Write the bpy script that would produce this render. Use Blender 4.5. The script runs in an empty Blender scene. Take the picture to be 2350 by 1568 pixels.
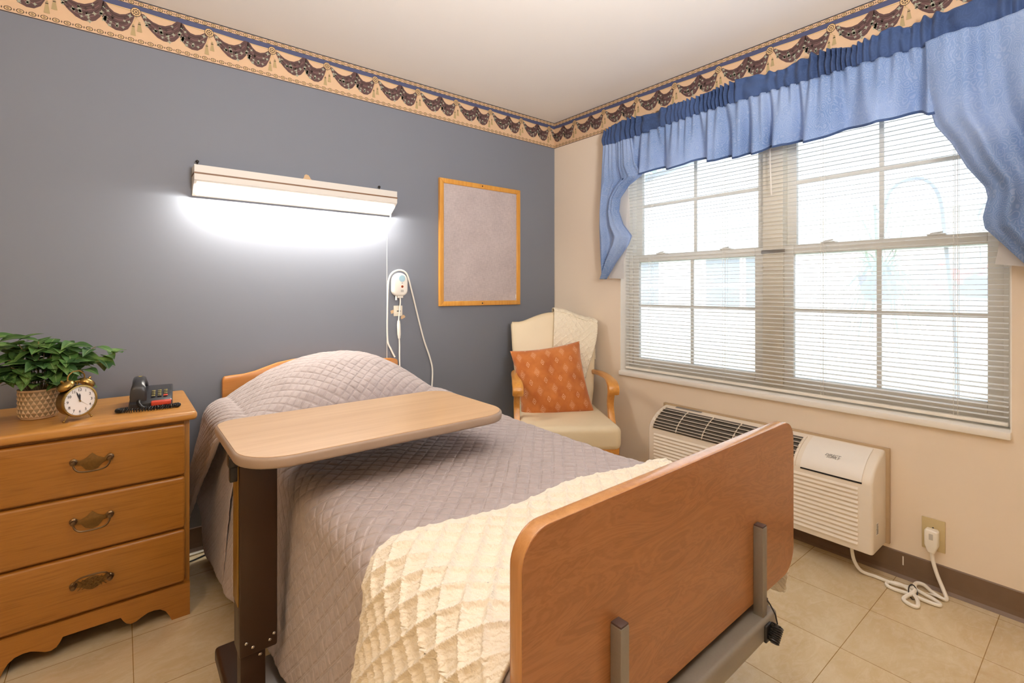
import bpy, bmesh, math, random
import numpy as np
from mathutils import Matrix, Vector, Euler
random.seed(7); np.random.seed(7)
SC = bpy.context.scene
COL = SC.collection
PI = math.pi
R = math.radians

# ------------------------------------------------------------------ colours and materials
def lin(c):
    if isinstance(c, str):
        c = c.lstrip('#'); c = [int(c[i:i+2], 16)/255 for i in (0, 2, 4)]
    return tuple((x/12.92 if x <= .04045 else ((x+.055)/1.055)**2.4) for x in c[:3]) + (1,)

class NT:
    def __init__(s, name):
        s.m = bpy.data.materials.new(name); s.m.use_nodes = True
        s.t = s.m.node_tree; s.n = s.t.nodes; s.l = s.t.links
        s.b = s.n['Principled BSDF']; s.out = s.n['Material Output']
    def node(s, typ, **kw):
        n = s.n.new(typ)
        for k, v in kw.items():
            if hasattr(n, k) and not k.startswith('i_'): setattr(n, k, v)
        return n
    def link(s, a, b): s.l.new(a, b)
    def coord(s, kind='Object', scale=(1, 1, 1), rot=(0, 0, 0), loc=(0, 0, 0)):
        tc = s.node('ShaderNodeTexCoord'); mp = s.node('ShaderNodeMapping')
        mp.inputs['Scale'].default_value = scale; mp.inputs['Rotation'].default_value = rot
        mp.inputs['Location'].default_value = loc
        s.link(tc.outputs[kind], mp.inputs['Vector']); return mp.outputs['Vector']
    def noise(s, vec, scale=5, detail=4, rough=.5, dist=0):
        n = s.node('ShaderNodeTexNoise'); n.inputs['Scale'].default_value = scale
        n.inputs['Detail'].default_value = detail; n.inputs['Roughness'].default_value = rough
        n.inputs['Distortion'].default_value = dist
        if vec is not None: s.link(vec, n.inputs['Vector'])
        return n.outputs['Fac']
    def ramp(s, fac, stops):
        r = s.node('ShaderNodeValToRGB'); e = r.color_ramp.elements
        while len(e) < len(stops): e.new(.5)
        for k, (p, c) in enumerate(stops): e[k].position = p; e[k].color = lin(c) if len(c) != 4 or isinstance(c, str) else c
        s.link(fac, r.inputs['Fac']); return r.outputs['Color']
    def math(s, op, a, b=None):
        n = s.node('ShaderNodeMath'); n.operation = op
        for k, v in enumerate((a, b)):
            if v is None: continue
            if isinstance(v, (int, float)): n.inputs[k].default_value = v
            else: s.link(v, n.inputs[k])
        return n.outputs[0]
    def mix(s, fac, a, b):
        n = s.node('ShaderNodeMix'); n.data_type = 'RGBA'
        for k, v in ((0, fac), (6, a), (7, b)):
            if isinstance(v, (int, float)): n.inputs[k].default_value = v
            elif isinstance(v, str): n.inputs[k].default_value = lin(v)
            elif isinstance(v, tuple): n.inputs[k].default_value = v
            else: s.link(v, n.inputs[k])
        return n.outputs[2]
    def bump(s, h, strength=.3, dist=.002):
        b = s.node('ShaderNodeBump'); b.inputs['Strength'].default_value = strength
        b.inputs['Distance'].default_value = dist
        s.link(h, b.inputs['Height']); s.link(b.outputs['Normal'], s.b.inputs['Normal'])
    def set(s, rough=.5, metal=0, spec=.5, color=None, sheen=0, coat=0):
        i = s.b.inputs
        i['Roughness'].default_value = rough; i['Metallic'].default_value = metal
        i['Specular IOR Level'].default_value = spec
        if sheen: i['Sheen Weight'].default_value = sheen
        if coat: i['Coat Weight'].default_value = coat; i['Coat Roughness'].default_value = .15
        if color is not None:
            if isinstance(color, str): i['Base Color'].default_value = lin(color)
            else: s.link(color, i['Base Color'])
        return s

MATS = {}
def plain(name, color, rough=.5, metal=0, spec=.5, var=.06, scale=30, bump=0, coat=0):
    """a surface of one colour with faint procedural variation"""
    if name in MATS: return MATS[name]
    t = NT(name); c = lin(color)
    v = t.coord('Object'); n = t.noise(v, scale, 3)
    lo = tuple(max(0, x*(1-var)) for x in c[:3])+(1,); hi = tuple(min(1, x*(1+var)) for x in c[:3])+(1,)
    t.set(rough, metal, spec, t.mix(n, lo, hi), coat=coat)
    if bump: t.bump(n, bump, .002)
    MATS[name] = t.m; return t.m

def wood(name, c1, c2, axis='x', scale=1.0, rough=.35, fig=.5, coat=.0, spec=.5):
    if name in MATS: return MATS[name]
    t = NT(name)
    sc = {'x': (1.2, 16, 16), 'y': (16, 1.2, 16), 'z': (16, 16, 1.2)}[axis]
    v = t.coord('Object', tuple(k*scale for k in sc))
    n1 = t.noise(v, 2.2, 5, .6, .6)
    sc2 = {'x': (3, 120, 120), 'y': (120, 3, 120), 'z': (120, 120, 3)}[axis]
    v2 = t.coord('Object', tuple(k*scale for k in sc2))
    n2 = t.noise(v2, 2, 2, .5, 0)
    f = t.math('ADD', t.math('MULTIPLY', n1, 1-fig*.5), t.math('MULTIPLY', n2, fig*.5))
    c = t.ramp(f, [(.28, c1), (.5, c2), (.72, c1)] if fig > .6 else [(.3, c1), (.7, c2)])
    t.set(rough, 0, spec, c, coat=coat); t.bump(n2, .06, .001)
    MATS[name] = t.m; return t.m

def emit(name, color, strength):
    t = NT(name); t.n.remove(t.b); e = t.node('ShaderNodeEmission')
    e.inputs['Color'].default_value = lin(color); e.inputs['Strength'].default_value = strength
    t.link(e.outputs[0], t.out.inputs['Surface']); return t.m

def m_wall(name, c, bumpy=.08):
    t = NT(name); v = t.coord('Object'); n = t.noise(v, 1.4, 3); n2 = t.noise(v, 160, 3)
    cc = lin(c)
    t.set(.62, 0, .35, t.mix(n, tuple(x*.97 for x in cc[:3])+(1,), tuple(min(1, x*1.03) for x in cc[:3])+(1,)))
    t.bump(n2, bumpy, .001); return t.m

M = {}
M['blue_wall'] = m_wall('blue_wall_paint', '#7b7f89')
M['tan_wall'] = m_wall('tan_wall_paint', '#e9dac6')
M['ceiling'] = m_wall('ceiling_paint', '#f9f6f1', .05)
M['white_trim'] = plain('white_trim_paint', '#f1eee8', .45, var=.02)
M['vinyl'] = plain('white_window_vinyl', '#f2f0ea', .4, var=.02)
M['mullion'] = plain('cream_mullion_paint', '#f0eadc', .5, var=.02)
M['brown_base'] = plain('brown_cove_rubber', '#6f5844', .5, var=.1)
M['oak'] = wood('golden_oak', '#a87030', '#c68e45', 'x', 1.3, .33, .6, .25)
M['oak_front'] = wood('golden_oak_front', '#875616', '#a46c27', 'x', 1.3, .36, .7, .2)
M['oak_side'] = wood('golden_oak_side', '#8f6022', '#a87434', 'z', 1.2, .4, .6)
M['chair_wood'] = wood('honey_chair_wood', '#bd7c2e', '#d99a46', 'y', 1.5, .3, .4, .3)
M['head_wood'] = wood('headboard_wood', '#c27c38', '#d4914a', 'x', 1.0, .35, .5, .2)
M['table_lam'] = wood('maple_laminate', '#d0a87a', '#dfbb90', 'x', .8, .32, .4, .1)
M['ply_edge'] = wood('plywood_edge', '#ad7640', '#c28a50', 'z', 2, .2, .5, .3, .8)
M['frame_wood'] = wood('cork_frame_oak', '#c98831', '#e0a64e', 'z', 2, .35, .5, .2)
M['steel_paint'] = plain('taupe_powder_coat', '#837a6e', .4, .25, .5, .06, 200)
M['steel_cap'] = plain('brown_plastic_cap', '#4d3a33', .5)
M['column'] = plain('brown_column_paint', '#38220f', .45, .1, .5, .05, 200)
M['column_inner'] = plain('dark_brown_column_paint', '#331d0c', .45, .1)
M['brass_strip'] = plain('olive_brass_strip', '#8d6a22', .4, .5)
M['grey_steel'] = plain('brushed_grey_steel', '#9a9793', .3, .7)
M['black'] = plain('black_plastic', '#1d1c1d', .35, 0, .5)
M['phone'] = plain('charcoal_phone_plastic', '#2c2b2d', .3, 0, .5, coat=.2)
M['chrome'] = plain('chrome', '#c9c6c2', .15, 1)
M['screw'] = plain('dark_screw', '#3a3733', .4, .6)
M['antique'] = plain('antique_brass', '#6d563c', .3, .85, var=.3, scale=120)
M['antique_plate'] = plain('antique_brass_plate', '#7a5a2c', .45, .6, var=.35, scale=120)
M['brass'] = plain('brushed_brass', '#a98c52', .28, 1, var=.1)
M['white_plastic'] = plain('white_plastic', '#f0ece2', .4, var=.02)
M['ac_cream'] = plain('cream_appliance_plastic', '#e9dfd0', .42, var=.02)
M['ac_dark'] = plain('painted_vent_shade', '#5f5850', .6)  # shade of the outlet put into the colour
M['ac_text'] = plain('grey_print', '#7d7b78', .5)
M['beige_plate'] = plain('beige_wall_plate', '#c4b184', .45)
M['lining'] = None
M['navy_border'] = plain('border_navy', '#4d5374', .6)
M['cream_vinyl'] = plain('cream_upholstery', '#e0cfae', .42, 0, .5, .03, 12)
M['soil'] = plain('dark_soil', '#3d332a', .9)
M['red_plastic'] = plain('red_plastic', '#c8432c', .3, coat=.2)
M['yellow_print'] = plain('yellow_print', '#d8c464', .5)
M['paint_chip'] = plain('bare_tan_plaster', '#d3b28a', .8)

def m_floor():
    t = NT('vinyl_floor_tiles'); v = t.coord('Object', loc=(.355, 2.057, 0))
    br = t.node('ShaderNodeTexBrick'); br.offset = 0; br.squash = 1
    br.inputs['Scale'].default_value = 1; br.inputs['Mortar Size'].default_value = .0011
    br.inputs['Mortar Smooth'].default_value = .1
    br.inputs['Brick Width'].default_value = .3048; br.inputs['Row Height'].default_value = .3048
    br.inputs['Color1'].default_value = (1, 1, 1, 1); br.inputs['Color2'].default_value = (.93, .93, .93, 1)
    br.inputs['Mortar'].default_value = (0, 0, 0, 1)
    t.link(v, br.inputs['Vector'])
    n1 = t.noise(t.coord('Object', (1, 1, 1)), 3.2, 6, .65, 1.2); n2 = t.noise(t.coord('Object', (1, 2.2, 1), (0, 0, .6)), 14, 5, .7, 1.5)
    c = t.ramp(n1, [(.3, '#c4ac84'), (.5, '#cfba95'), (.7, '#d9c8a8')])
    c = t.mix(t.math('MULTIPLY', t.math('SUBTRACT', n2, .45), .9), c, '#efe5d0')
    mm = t.node('ShaderNodeMix'); mm.data_type = 'RGBA'; mm.blend_type = 'MULTIPLY'; mm.inputs[0].default_value = 1
    br2 = t.mix(br.outputs['Fac'], br.outputs['Color'], '#b29d76')
    t.link(c, mm.inputs[6]); t.link(br2, mm.inputs[7])
    t.set(.2, 0, .75, mm.outputs[2]); t.bump(t.math('SUBTRACT', t.math('MULTIPLY', n2, .06), br.outputs['Fac']), .18, .001)
    t.b.inputs['Roughness'].default_value = .17
    return t.m
M['floor'] = m_floor()

def m_fabric(name, c1, c2, nscale=900, rough=.85, sheen=.15, bump=.15, mid=6):
    t = NT(name); v = t.coord('UV'); n = t.noise(v, nscale, 2); n2 = t.noise(v, mid, 4)
    f = t.math('ADD', t.math('MULTIPLY', n, .4), t.math('MULTIPLY', n2, .6))
    t.set(rough, 0, .2, t.ramp(f, [(.35, c1), (.65, c2)]), sheen=sheen); t.bump(n, bump, .001); return t
def m_spread():
    t = NT('taupe_quilted_cotton'); v = t.coord('UV'); sep = t.node('ShaderNodeSeparateXYZ'); t.link(v, sep.inputs[0])
    u, w = sep.outputs[0], sep.outputs[1]
    n = t.noise(v, 26, 4, .6)
    wr = t.noise(v, 60, 3, .6, 1.0)
    a = t.math('ADD', u, w); b = t.math('SUBTRACT', u, w)
    s = .047
    hs = []
    for q in (a, b):
        p = t.math('PINGPONG', t.math('DIVIDE', q, s), .5)
        d = t.math('ABSOLUTE', t.math('SUBTRACT', p, .055))
        hs.append(t.math('MINIMUM', t.math('MULTIPLY', d, 9), 1))
    h = t.math('MULTIPLY', hs[0], hs[1])
    t.set(.6, 0, .3, t.ramp(n, [(.3, '#a79a97'), (.7, '#b7aaa8')]), sheen=.25)
    t.bump(t.math('ADD', h, t.math('MULTIPLY', wr, .9)), .55, .003)
    return t.m
M['spread'] = m_spread()
def m_knit(name, c1, c2, dirn=260):
    t = NT(name); v = t.coord('UV'); w = t.node('ShaderNodeTexWave'); w.wave_type = 'BANDS'; w.bands_direction = 'DIAGONAL'
    w.inputs['Scale'].default_value = dirn/6; w.inputs['Distortion'].default_value = 5; w.inputs['Detail'].default_value = 2
    w.inputs['Detail Scale'].default_value = 2.5
    t.link(v, w.inputs['Vector']); n = t.noise(v, 500, 2)
    t.set(.9, 0, .15, t.ramp(n, [(.3, c1), (.7, c2)]), sheen=.2)
    t.bump(t.math('ADD', w.outputs['Fac'], t.math('MULTIPLY', n, .4)), .5, .003); return t.m
M['knit'] = m_knit('cream_chunky_knit', '#efe6d3', '#f7f0e2')
M['knit_chair'] = m_knit('cream_soft_knit', '#ece0c6', '#f5ebd6', 320)

def m_curtain(name, c1, c2, c3, transl=.35, scale=16):
    t = NT(name); v = t.coord('UV')
    vo = t.node('ShaderNodeTexVoronoi'); vo.feature = 'F1'; vo.inputs['Scale'].default_value = scale
    dv = t.node('ShaderNodeVectorMath'); dv.operation = 'ADD'
    nn = t.node('ShaderNodeTexNoise'); nn.inputs['Scale'].default_value = 20
    t.link(v, nn.inputs['Vector']); mm = t.node('ShaderNodeVectorMath'); mm.operation = 'SCALE'; mm.inputs['Scale'].default_value = .035
    t.link(nn.outputs['Color'], mm.inputs[0]); t.link(v, dv.inputs[0]); t.link(mm.outputs[0], dv.inputs[1])
    t.link(dv.outputs[0], vo.inputs['Vector'])
    ring = t.math('SINE', t.math('MULTIPLY', vo.outputs['Distance'], 30))
    n = t.noise(v, 3.0, 4)
    base = t.ramp(n, [(.35, c1), (.65, c2)])
    c = t.mix(t.math('MULTIPLY', t.math('MAXIMUM', ring, 0), .36), base, c3)
    t.set(.75, 0, .25, c, sheen=.1)
    tr = t.node('ShaderNodeBsdfTranslucent'); t.link(c, tr.inputs['Color'])
    mx = t.node('ShaderNodeMixShader'); mx.inputs[0].default_value = transl
    t.link(t.b.outputs[0], mx.inputs[1]); t.link(tr.outputs[0], mx.inputs[2]); t.link(mx.outputs[0], t.out.inputs['Surface'])
    w = t.noise(v, 40, 3); t.bump(w, .25, .004)
    return t.m
M['curtain'] = m_curtain('blue_paisley_cotton', '#88a6d4', '#adc4e8', '#d0def2', .36, 30)
M['navy_cloth'] = m_curtain('navy_cotton', '#3a4e76', '#465c88', '#4c628e', .08, 20)
def m_trans(name, c, tr=.5):
    t = NT(name); v = t.coord('Object'); n = t.noise(v, 200, 2); cc = lin(c)
    col = t.mix(n, tuple(x*.97 for x in cc[:3])+(1,), cc); t.set(.7, 0, .3, col)
    s = t.node('ShaderNodeBsdfTranslucent'); t.link(col, s.inputs['Color'])
    mx = t.node('ShaderNodeMixShader'); mx.inputs[0].default_value = tr
    t.link(t.b.outputs[0], mx.inputs[1]); t.link(s.outputs[0], mx.inputs[2]); t.link(mx.outputs[0], t.out.inputs['Surface']); return t.m
M['lining'] = m_trans('white_curtain_lining', '#eceae8', .45)
M['slat'] = m_trans('white_blind_slat', '#eeeeec', .05)
VEIL = .3   # white haze of glare mixed into the panes to wash out the view
def m_glass():
    t = NT('window_glass'); t.n.remove(t.b)
    a = t.node('ShaderNodeBsdfTransparent'); a.inputs[0].default_value = (.97, .98, .98, 1)
    g = t.node('ShaderNodeBsdfGlossy'); g.inputs['Roughness'].default_value = .02
    fr = t.node('ShaderNodeFresnel'); fr.inputs[0].default_value = 1.45
    mx = t.node('ShaderNodeMixShader'); t.link(fr.outputs[0], mx.inputs[0])
    du = t.node('ShaderNodeBsdfTranslucent'); du.inputs[0].default_value = (.95, .97, 1, 1)
    dm = t.node('ShaderNodeMixShader'); dn = t.noise(t.coord('Object'), 3, 3)
    t.link(t.math('MULTIPLY', t.math('ADD', dn, .5), VEIL), dm.inputs[0]); t.link(a.outputs[0], dm.inputs[1]); t.link(du.outputs[0], dm.inputs[2])
    t.link(dm.outputs[0], mx.inputs[1]); t.link(g.outputs[0], mx.inputs[2]); t.link(mx.outputs[0], t.out.inputs['Surface']); return t.m
M['glass'] = m_glass()
def m_cork():
    t = NT('grey_linen_board'); v = t.coord('Object', (1, 1, 1)); n = t.noise(v, 6, 3)
    n2 = t.noise(t.coord('Object', (300, 300, 40)), 1, 2); n3 = t.noise(t.coord('Object', (40, 300, 300)), 1, 2)
    f = t.math('ADD', t.math('MULTIPLY', n, .3), t.math('MULTIPLY', t.math('ADD', n2, n3), .35))
    t.set(.85, 0, .2, t.ramp(f, [(.35, '#aba09f'), (.65, '#cbbfbd')])); t.bump(n2, .2, .001); return t.m
M['linen'] = m_cork()
def m_foot():
    t = NT('cherry_laminate'); v = t.coord('Object', (2.0, 10, 9), (0, .35, 0))
    n = t.noise(v, 1.6, 5, .55, 2.2)
    w = t.math('SINE', t.math('MULTIPLY', n, 60))
    n2 = t.noise(t.coord('Object', (2.5, 90, 60), (0, .35, 0)), 3, 3)
    f = t.math('ADD', t.math('MULTIPLY', w, .09), t.math('ADD', t.math('MULTIPLY', n, .5), t.math('MULTIPLY', n2, .28)))
    t.set(.34, 0, .5, t.ramp(f, [(.25, '#915d33'), (.45, '#a0693d'), (.7, '#aa7548')]), coat=.15); return t.m
M['cherry'] = m_foot()
def m_cushion():
    t = NT('rust_velvet_embroidered'); v = t.coord('UV'); sep = t.node('ShaderNodeSeparateXYZ'); t.link(v, sep.inputs[0])
    n0 = t.noise(v, 5, 4); base = t.ramp(n0, [(.3, '#ad5e26'), (.7, '#c87a3c')])
    u = t.math('MULTIPLY', sep.outputs[0], 5); w = t.math('MULTIPLY', sep.outputs[1], 5)
    mask = None
    for off in (0, .5):
        fu = t.math('ABSOLUTE', t.math('SUBTRACT', t.math('FRACT', t.math('ADD', u, off)), .5))
        fw = t.math('ABSOLUTE', t.math('SUBTRACT', t.math('FRACT', t.math('ADD', t.math('MULTIPLY', w, .8), off)), .5))
        d = t.math('ADD', t.math('MULTIPLY', fu, 1.35), fw)
        ring = t.math('GREATER_THAN', t.math('SINE', t.math('MULTIPLY', d, 52)), .35)
        arms = t.math('GREATER_THAN', t.math('SINE', t.math('MULTIPLY', t.math('SUBTRACT', fu, fw), 90)), .2)
        inside = t.math('LESS_THAN', d, .27 if off == 0 else .2)
        k = t.math('MULTIPLY', inside, t.math('MULTIPLY', ring, t.math('ADD', t.math('MULTIPLY', arms, .6), .4)))
        mask = k if mask is None else t.math('MAXIMUM', mask, k)
    thread = t.noise(v, 120, 2)
    mask = t.math('MULTIPLY', mask, t.math('ADD', .25, thread))
    t.set(.8, 0, .2, t.mix(mask, base, '#eec9a4'), sheen=.5)
    t.bump(t.math('ADD', mask, t.math('MULTIPLY', n0, .5)), .3, .003); return t.m
M['cushion'] = m_cushion()
def m_leaf(name, a, b, c):
    t = NT(name); v = t.coord('UV'); sep = t.node('ShaderNodeSeparateXYZ'); t.link(v, sep.inputs[0])
    n = t.noise(t.coord('Object'), 14, 3)
    base = t.ramp(n, [(.3, a), (.5, b), (.7, c)])
    mid = t.math('LESS_THAN', t.math('ABSOLUTE', sep.outputs[0]), .05)
    col = t.mix(t.math('MULTIPLY', mid, .5), base, '#b9c48a')
    t.set(.42, 0, .4, col)
    s = t.node('ShaderNodeBsdfTranslucent'); t.link(col, s.inputs['Color'])
    mx = t.node('ShaderNodeMixShader'); mx.inputs[0].default_value = .2
    t.link(t.b.outputs[0], mx.inputs[1]); t.link(s.outputs[0], mx.inputs[2]); t.link(mx.outputs[0], t.out.inputs['Surface']); return t.m
M['leaf'] = m_leaf('artificial_leaf_green', '#2f5034', '#4a6f34', '#7b9a52')
M['far_leaf'] = m_leaf('outdoor_leaf_green', '#3f6a45', '#5f8a55', '#8aad76')

# ------------------------------------------------------------------ mesh building
ROOT = {}
class MB:
    """collects shapes in world (or local) coordinates and links them as ONE mesh object"""
    def __init__(s): s.v = []; s.f = []; s.mi = []; s.uv = []; s.cur = 0; s.mats = []
    def use(s, m):
        if m not in s.mats: s.mats.append(m)
        s.cur = s.mats.index(m); return s
    def add(s, vs, fs, uvs=None):
        o = len(s.v); s.v += [tuple(p) for p in vs]
        for k, f in enumerate(fs):
            s.f.append(tuple(o+i for i in f)); s.mi.append(s.cur)
            s.uv.append([uvs[i] for i in f] if uvs is not None else None)
        return s
    def bm(s, b, mat=None):
        if mat is not None: bmesh.ops.transform(b, matrix=mat, verts=b.verts)
        b.verts.index_update()
        s.add([v.co[:] for v in b.verts], [[v.index for v in f.verts] for f in b.faces]); b.free(); return s
    def box(s, x0, x1, y0, y1, z0, z1, r=0, seg=2, mat=None):
        b = bmesh.new(); bmesh.ops.create_cube(b, size=1)
        bmesh.ops.transform(b, matrix=Matrix.Translation(((x0+x1)/2, (y0+y1)/2, (z0+z1)/2)) @ Matrix.Diagonal((abs(x1-x0), abs(y1-y0), abs(z1-z0), 1)), verts=b.verts)
        if r: bmesh.ops.bevel(b, geom=list(b.edges), offset=r, segments=seg, affect='EDGES', profile=.5)
        return s.bm(b, mat)
    def tube(s, path, r, n=8, caps=True):
        path = [Vector(p) for p in path]; N = len(path)
        rs = r if isinstance(r, (list, tuple)) else [r]*N
        vs = []; up = None
        for i in range(N):
            t = (path[min(i+1, N-1)]-path[max(i-1, 0)]).normalized()
            if up is None:
                up = Vector((0, 0, 1)) if abs(t.z) < .9 else Vector((1, 0, 0))
            a = t.cross(up).normalized(); up = a.cross(t).normalized()
            for k in range(n):
                q = 2*PI*k/n; vs.append(path[i]+a*math.cos(q)*rs[i]+up*math.sin(q)*rs[i])
        fs = [(i*n+k, i*n+(k+1) % n, (i+1)*n+(k+1) % n, (i+1)*n+k) for i in range(N-1) for k in range(n)]
        if caps: fs += [tuple(range(n))[::-1], tuple((N-1)*n+k for k in range(n))]
        return s.add(vs, fs)
    def lathe(s, prof, n=32, mat=None, cap=True):
        vs = []
        for (r, z) in prof:
            for k in range(n):
                q = 2*PI*k/n; vs.append((r*math.cos(q), r*math.sin(q), z))
        m = len(prof)
        fs = [(i*n+k, i*n+(k+1) % n, (i+1)*n+(k+1) % n, (i+1)*n+k) for i in range(m-1) for k in range(n)]
        if cap: fs += [tuple(range(n))[::-1], tuple((m-1)*n+k for k in range(n))]
        if mat is not None: vs = [mat @ Vector(p) for p in vs]
        return s.add(vs, fs)
    def ball(s, c, r, sc=(1, 1, 1), seg=16, mat=None):
        b = bmesh.new(); bmesh.ops.create_uvsphere(b, u_segments=seg, v_segments=max(6, seg*2//3), radius=r)
        m = Matrix.Translation(c) @ Matrix.Diagonal((*sc, 1))
        return s.bm(b, m if mat is None else mat @ m)
    def prism(s, pts, fn, d0, d1):
        """2D outline pts mapped by fn(a, b, depth) from depth d0 to d1"""
        n = len(pts)
        vs = [fn(a, b, d0) for a, b in pts]+[fn(a, b, d1) for a, b in pts]
        fs = [tuple(range(n))[::-1], tuple(range(n, 2*n))]+[(i, (i+1) % n, n+(i+1) % n, n+i) for i in range(n)]
        return s.add(vs, fs)
    def rprism(s, pts, fn, d0, d1, r=.005, seg=3):
        """prism with rounded front and back rims"""
        c = np.array(pts); n = len(pts)
        nxt = np.roll(c, -1, 0)-c; prv = c-np.roll(c, 1, 0)
        def nrm(a): return a/np.maximum(np.linalg.norm(a, axis=1, keepdims=True), 1e-9)
        t = nrm(nrm(nxt)+nrm(prv)); nr = np.stack([t[:, 1], -t[:, 0]], 1)
        area = np.sum(c[:, 0]*np.roll(c[:, 1], -1)-np.roll(c[:, 0], -1)*c[:, 1])
        if area < 0: nr = -nr
        rings = []
        for k in range(seg+1):
            q = PI/2*k/seg; rings.append((r*(1-math.sin(q)), d0+(r*(1-math.cos(q)))*(1 if d1 > d0 else -1)))
        for k in range(seg, -1, -1):
            q = PI/2*k/seg; rings.append((r*(1-math.sin(q)), d1-(r*(1-math.cos(q)))*(1 if d1 > d0 else -1)))
        vs = []
        for ins, d in rings:
            p = c-nr*ins; vs += [fn(a, b, d) for a, b in p]
        m = len(rings)
        fs = [(i*n+k, i*n+(k+1) % n, (i+1)*n+(k+1) % n, (i+1)*n+k) for i in range(m-1) for k in range(n)]
        fs += [tuple(range(n))[::-1], tuple((m-1)*n+k for k in range(n))]
        return s.add(vs, fs)
    def grid(s, P, UV=None, closed_u=False):
        """P: array (nu, nv, 3)"""
        nu, nv = P.shape[:2]; vs = P.reshape(-1, 3).tolist()
        fs = [(i*nv+j, ((i+1) % nu)*nv+j, ((i+1) % nu)*nv+j+1, i*nv+j+1) for i in range(nu if closed_u else nu-1) for j in range(nv-1)]
        return s.add(vs, fs, None if UV is None else UV.reshape(-1, 2).tolist())
    def build(s, name, m=None, parent=None, loc=None, smooth=True, angle=38, world=True, solid=0):
        if m is not None: s.mats = [m] if not s.mats else s.mats
        vs = s.v
        if parent is not None and world:
            inv = ROOT[parent.name].inverted(); vs = [inv @ Vector(p) for p in vs]
        elif loc is not None: vs = [Vector(p)-Vector(loc) for p in vs]
        me = bpy.data.meshes.new(name); me.from_pydata([tuple(p) for p in vs], [], s.f); me.validate(clean_customdata=False)
        for mm in s.mats: me.materials.append(mm)
        if len(me.polygons) == len(s.mi):
            me.polygons.foreach_set('material_index', s.mi)
            if any(u is not None for u in s.uv):
                ul = me.uv_layers.new(name='UVMap'); flat = []
                for f, u in zip(s.f, s.uv):
                    for k in range(len(f)): flat += list(u[k]) if u is not None else [0, 0]
                ul.data.foreach_set('uv', flat)
        b = bmesh.new(); b.from_mesh(me)
        if solid is not None and not any(u is not None for u in s.uv): bmesh.ops.recalc_face_normals(b, faces=b.faces)
        b.to_mesh(me); b.free()
        if smooth:
            me.polygons.foreach_set('use_smooth', [True]*len(me.polygons)); me.set_sharp_from_angle(angle=R(angle))
        me.update()
        o = bpy.data.objects.new(name, me); COL.objects.link(o)
        if parent is not None:
            o.parent = parent; ROOT[o.name] = ROOT[parent.name].copy()
        else:
            o.location = loc or (0, 0, 0); ROOT[o.name] = Matrix.Translation(loc or (0, 0, 0))
        if solid:
            md = o.modifiers.new('thickness', 'SOLIDIFY'); md.thickness = solid; md.offset = 0
        return o

def thing(name, label, cat, loc=(0, 0, 0), rz=0, group=None, kind=None):
    o = bpy.data.objects.new(name, None); COL.objects.link(o); o.empty_display_size = .1
    o.location = loc; o.rotation_euler = (0, 0, rz)
    if label: o['label'] = label
    if cat: o['category'] = cat
    if group: o['group'] = group
    if kind: o['kind'] = kind
    ROOT[o.name] = Matrix.Translation(loc) @ Matrix.Rotation(rz, 4, 'Z'); return o
def tag(o, label, cat, group=None, kind=None):
    o['label'] = label; o['category'] = cat
    if group: o['group'] = group
    if kind: o['kind'] = kind
    return o
def struct(o): o['kind'] = 'structure'; return o
def plabel(o, l): o['label'] = l; return o
def text_mesh(mb, txt, size, mat, depth=.0004, shear=0, align='CENTER'):
    cu = bpy.data.curves.new('t', 'FONT'); cu.body = txt; cu.size = size; cu.extrude = depth; cu.shear = shear
    cu.align_x = align; cu.align_y = 'CENTER'; cu.resolution_u = 3
    o = bpy.data.objects.new('t', cu); COL.objects.link(o)
    dg = bpy.context.evaluated_depsgraph_get(); dg.update()
    me = bpy.data.meshes.new_from_object(o.evaluated_get(dg))
    mb.add([mat @ v.co for v in me.vertices], [tuple(p.vertices) for p in me.polygons])
    bpy.data.objects.remove(o); bpy.data.curves.remove(cu); bpy.data.meshes.remove(me)
def frame_mat(o, x, y, z):
    m = Matrix.Identity(4)
    for k, a in enumerate((x, y, z)):
        for i in range(3): m[i][k] = a[i]
    for i in range(3): m[i][3] = o[i]
    return m
def catmull(pts, n=8):
    pts = [Vector(p) for p in pts]; out = []
    for i in range(len(pts)-1):
        p0 = pts[max(i-1, 0)]; p1 = pts[i]; p2 = pts[i+1]; p3 = pts[min(i+2, len(pts)-1)]
        for k in range(n):
            t = k/n
            out.append(.5*((2*p1)+(p2-p0)*t+(2*p0-5*p1+4*p2-p3)*t*t+(3*p1-p0-3*p2+p3)*t**3))
    out.append(pts[-1]); return out
def rrect(x0, x1, y0, y1, r, n=8):
    """rounded rectangle outline, r a radius or four radii (bl, br, tr, tl)"""
    rs = r if isinstance(r, (list, tuple)) else [r]*4; out = []
    for (cx, cy, rr, a0) in ((x0, y0, rs[0], PI), (x1, y0, rs[1], 1.5*PI), (x1, y1, rs[2], 0), (x0, y1, rs[3], .5*PI)):
        ox = cx+(rr if cx == x0 else -rr); oy = cy+(rr if cy == y0 else -rr)
        if rr <= 0: out.append((cx, cy)); continue
        for k in range(n+1):
            q = a0+PI/2*k/n; out.append((ox+rr*math.cos(q), oy+rr*math.sin(q)))
    return out
def smooth01(t): t = np.clip(t, 0, 1); return t*t*(3-2*t)
def vnoise(a, b, seed=0):
    """cheap smooth 2D noise from sines"""
    rs = np.random.RandomState(seed); o = 0
    for k in range(7):
        f = rs.uniform(.6, 2.6, 2)*(1+k*.35); ph = rs.uniform(0, 6.28, 2); o = o+np.sin(a*f[0]+b*f[1]*rs.choice([-1, 1])+ph[0])/(1+k*.5)
    return o/3
def displace(P, D):
    """move a grid of points along its normals by D"""
    du = np.gradient(P, axis=0); dv = np.gradient(P, axis=1); n = np.cross(du, dv)
    n /= np.maximum(np.linalg.norm(n, axis=2, keepdims=True), 1e-9); return P+n*D[..., None]

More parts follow.
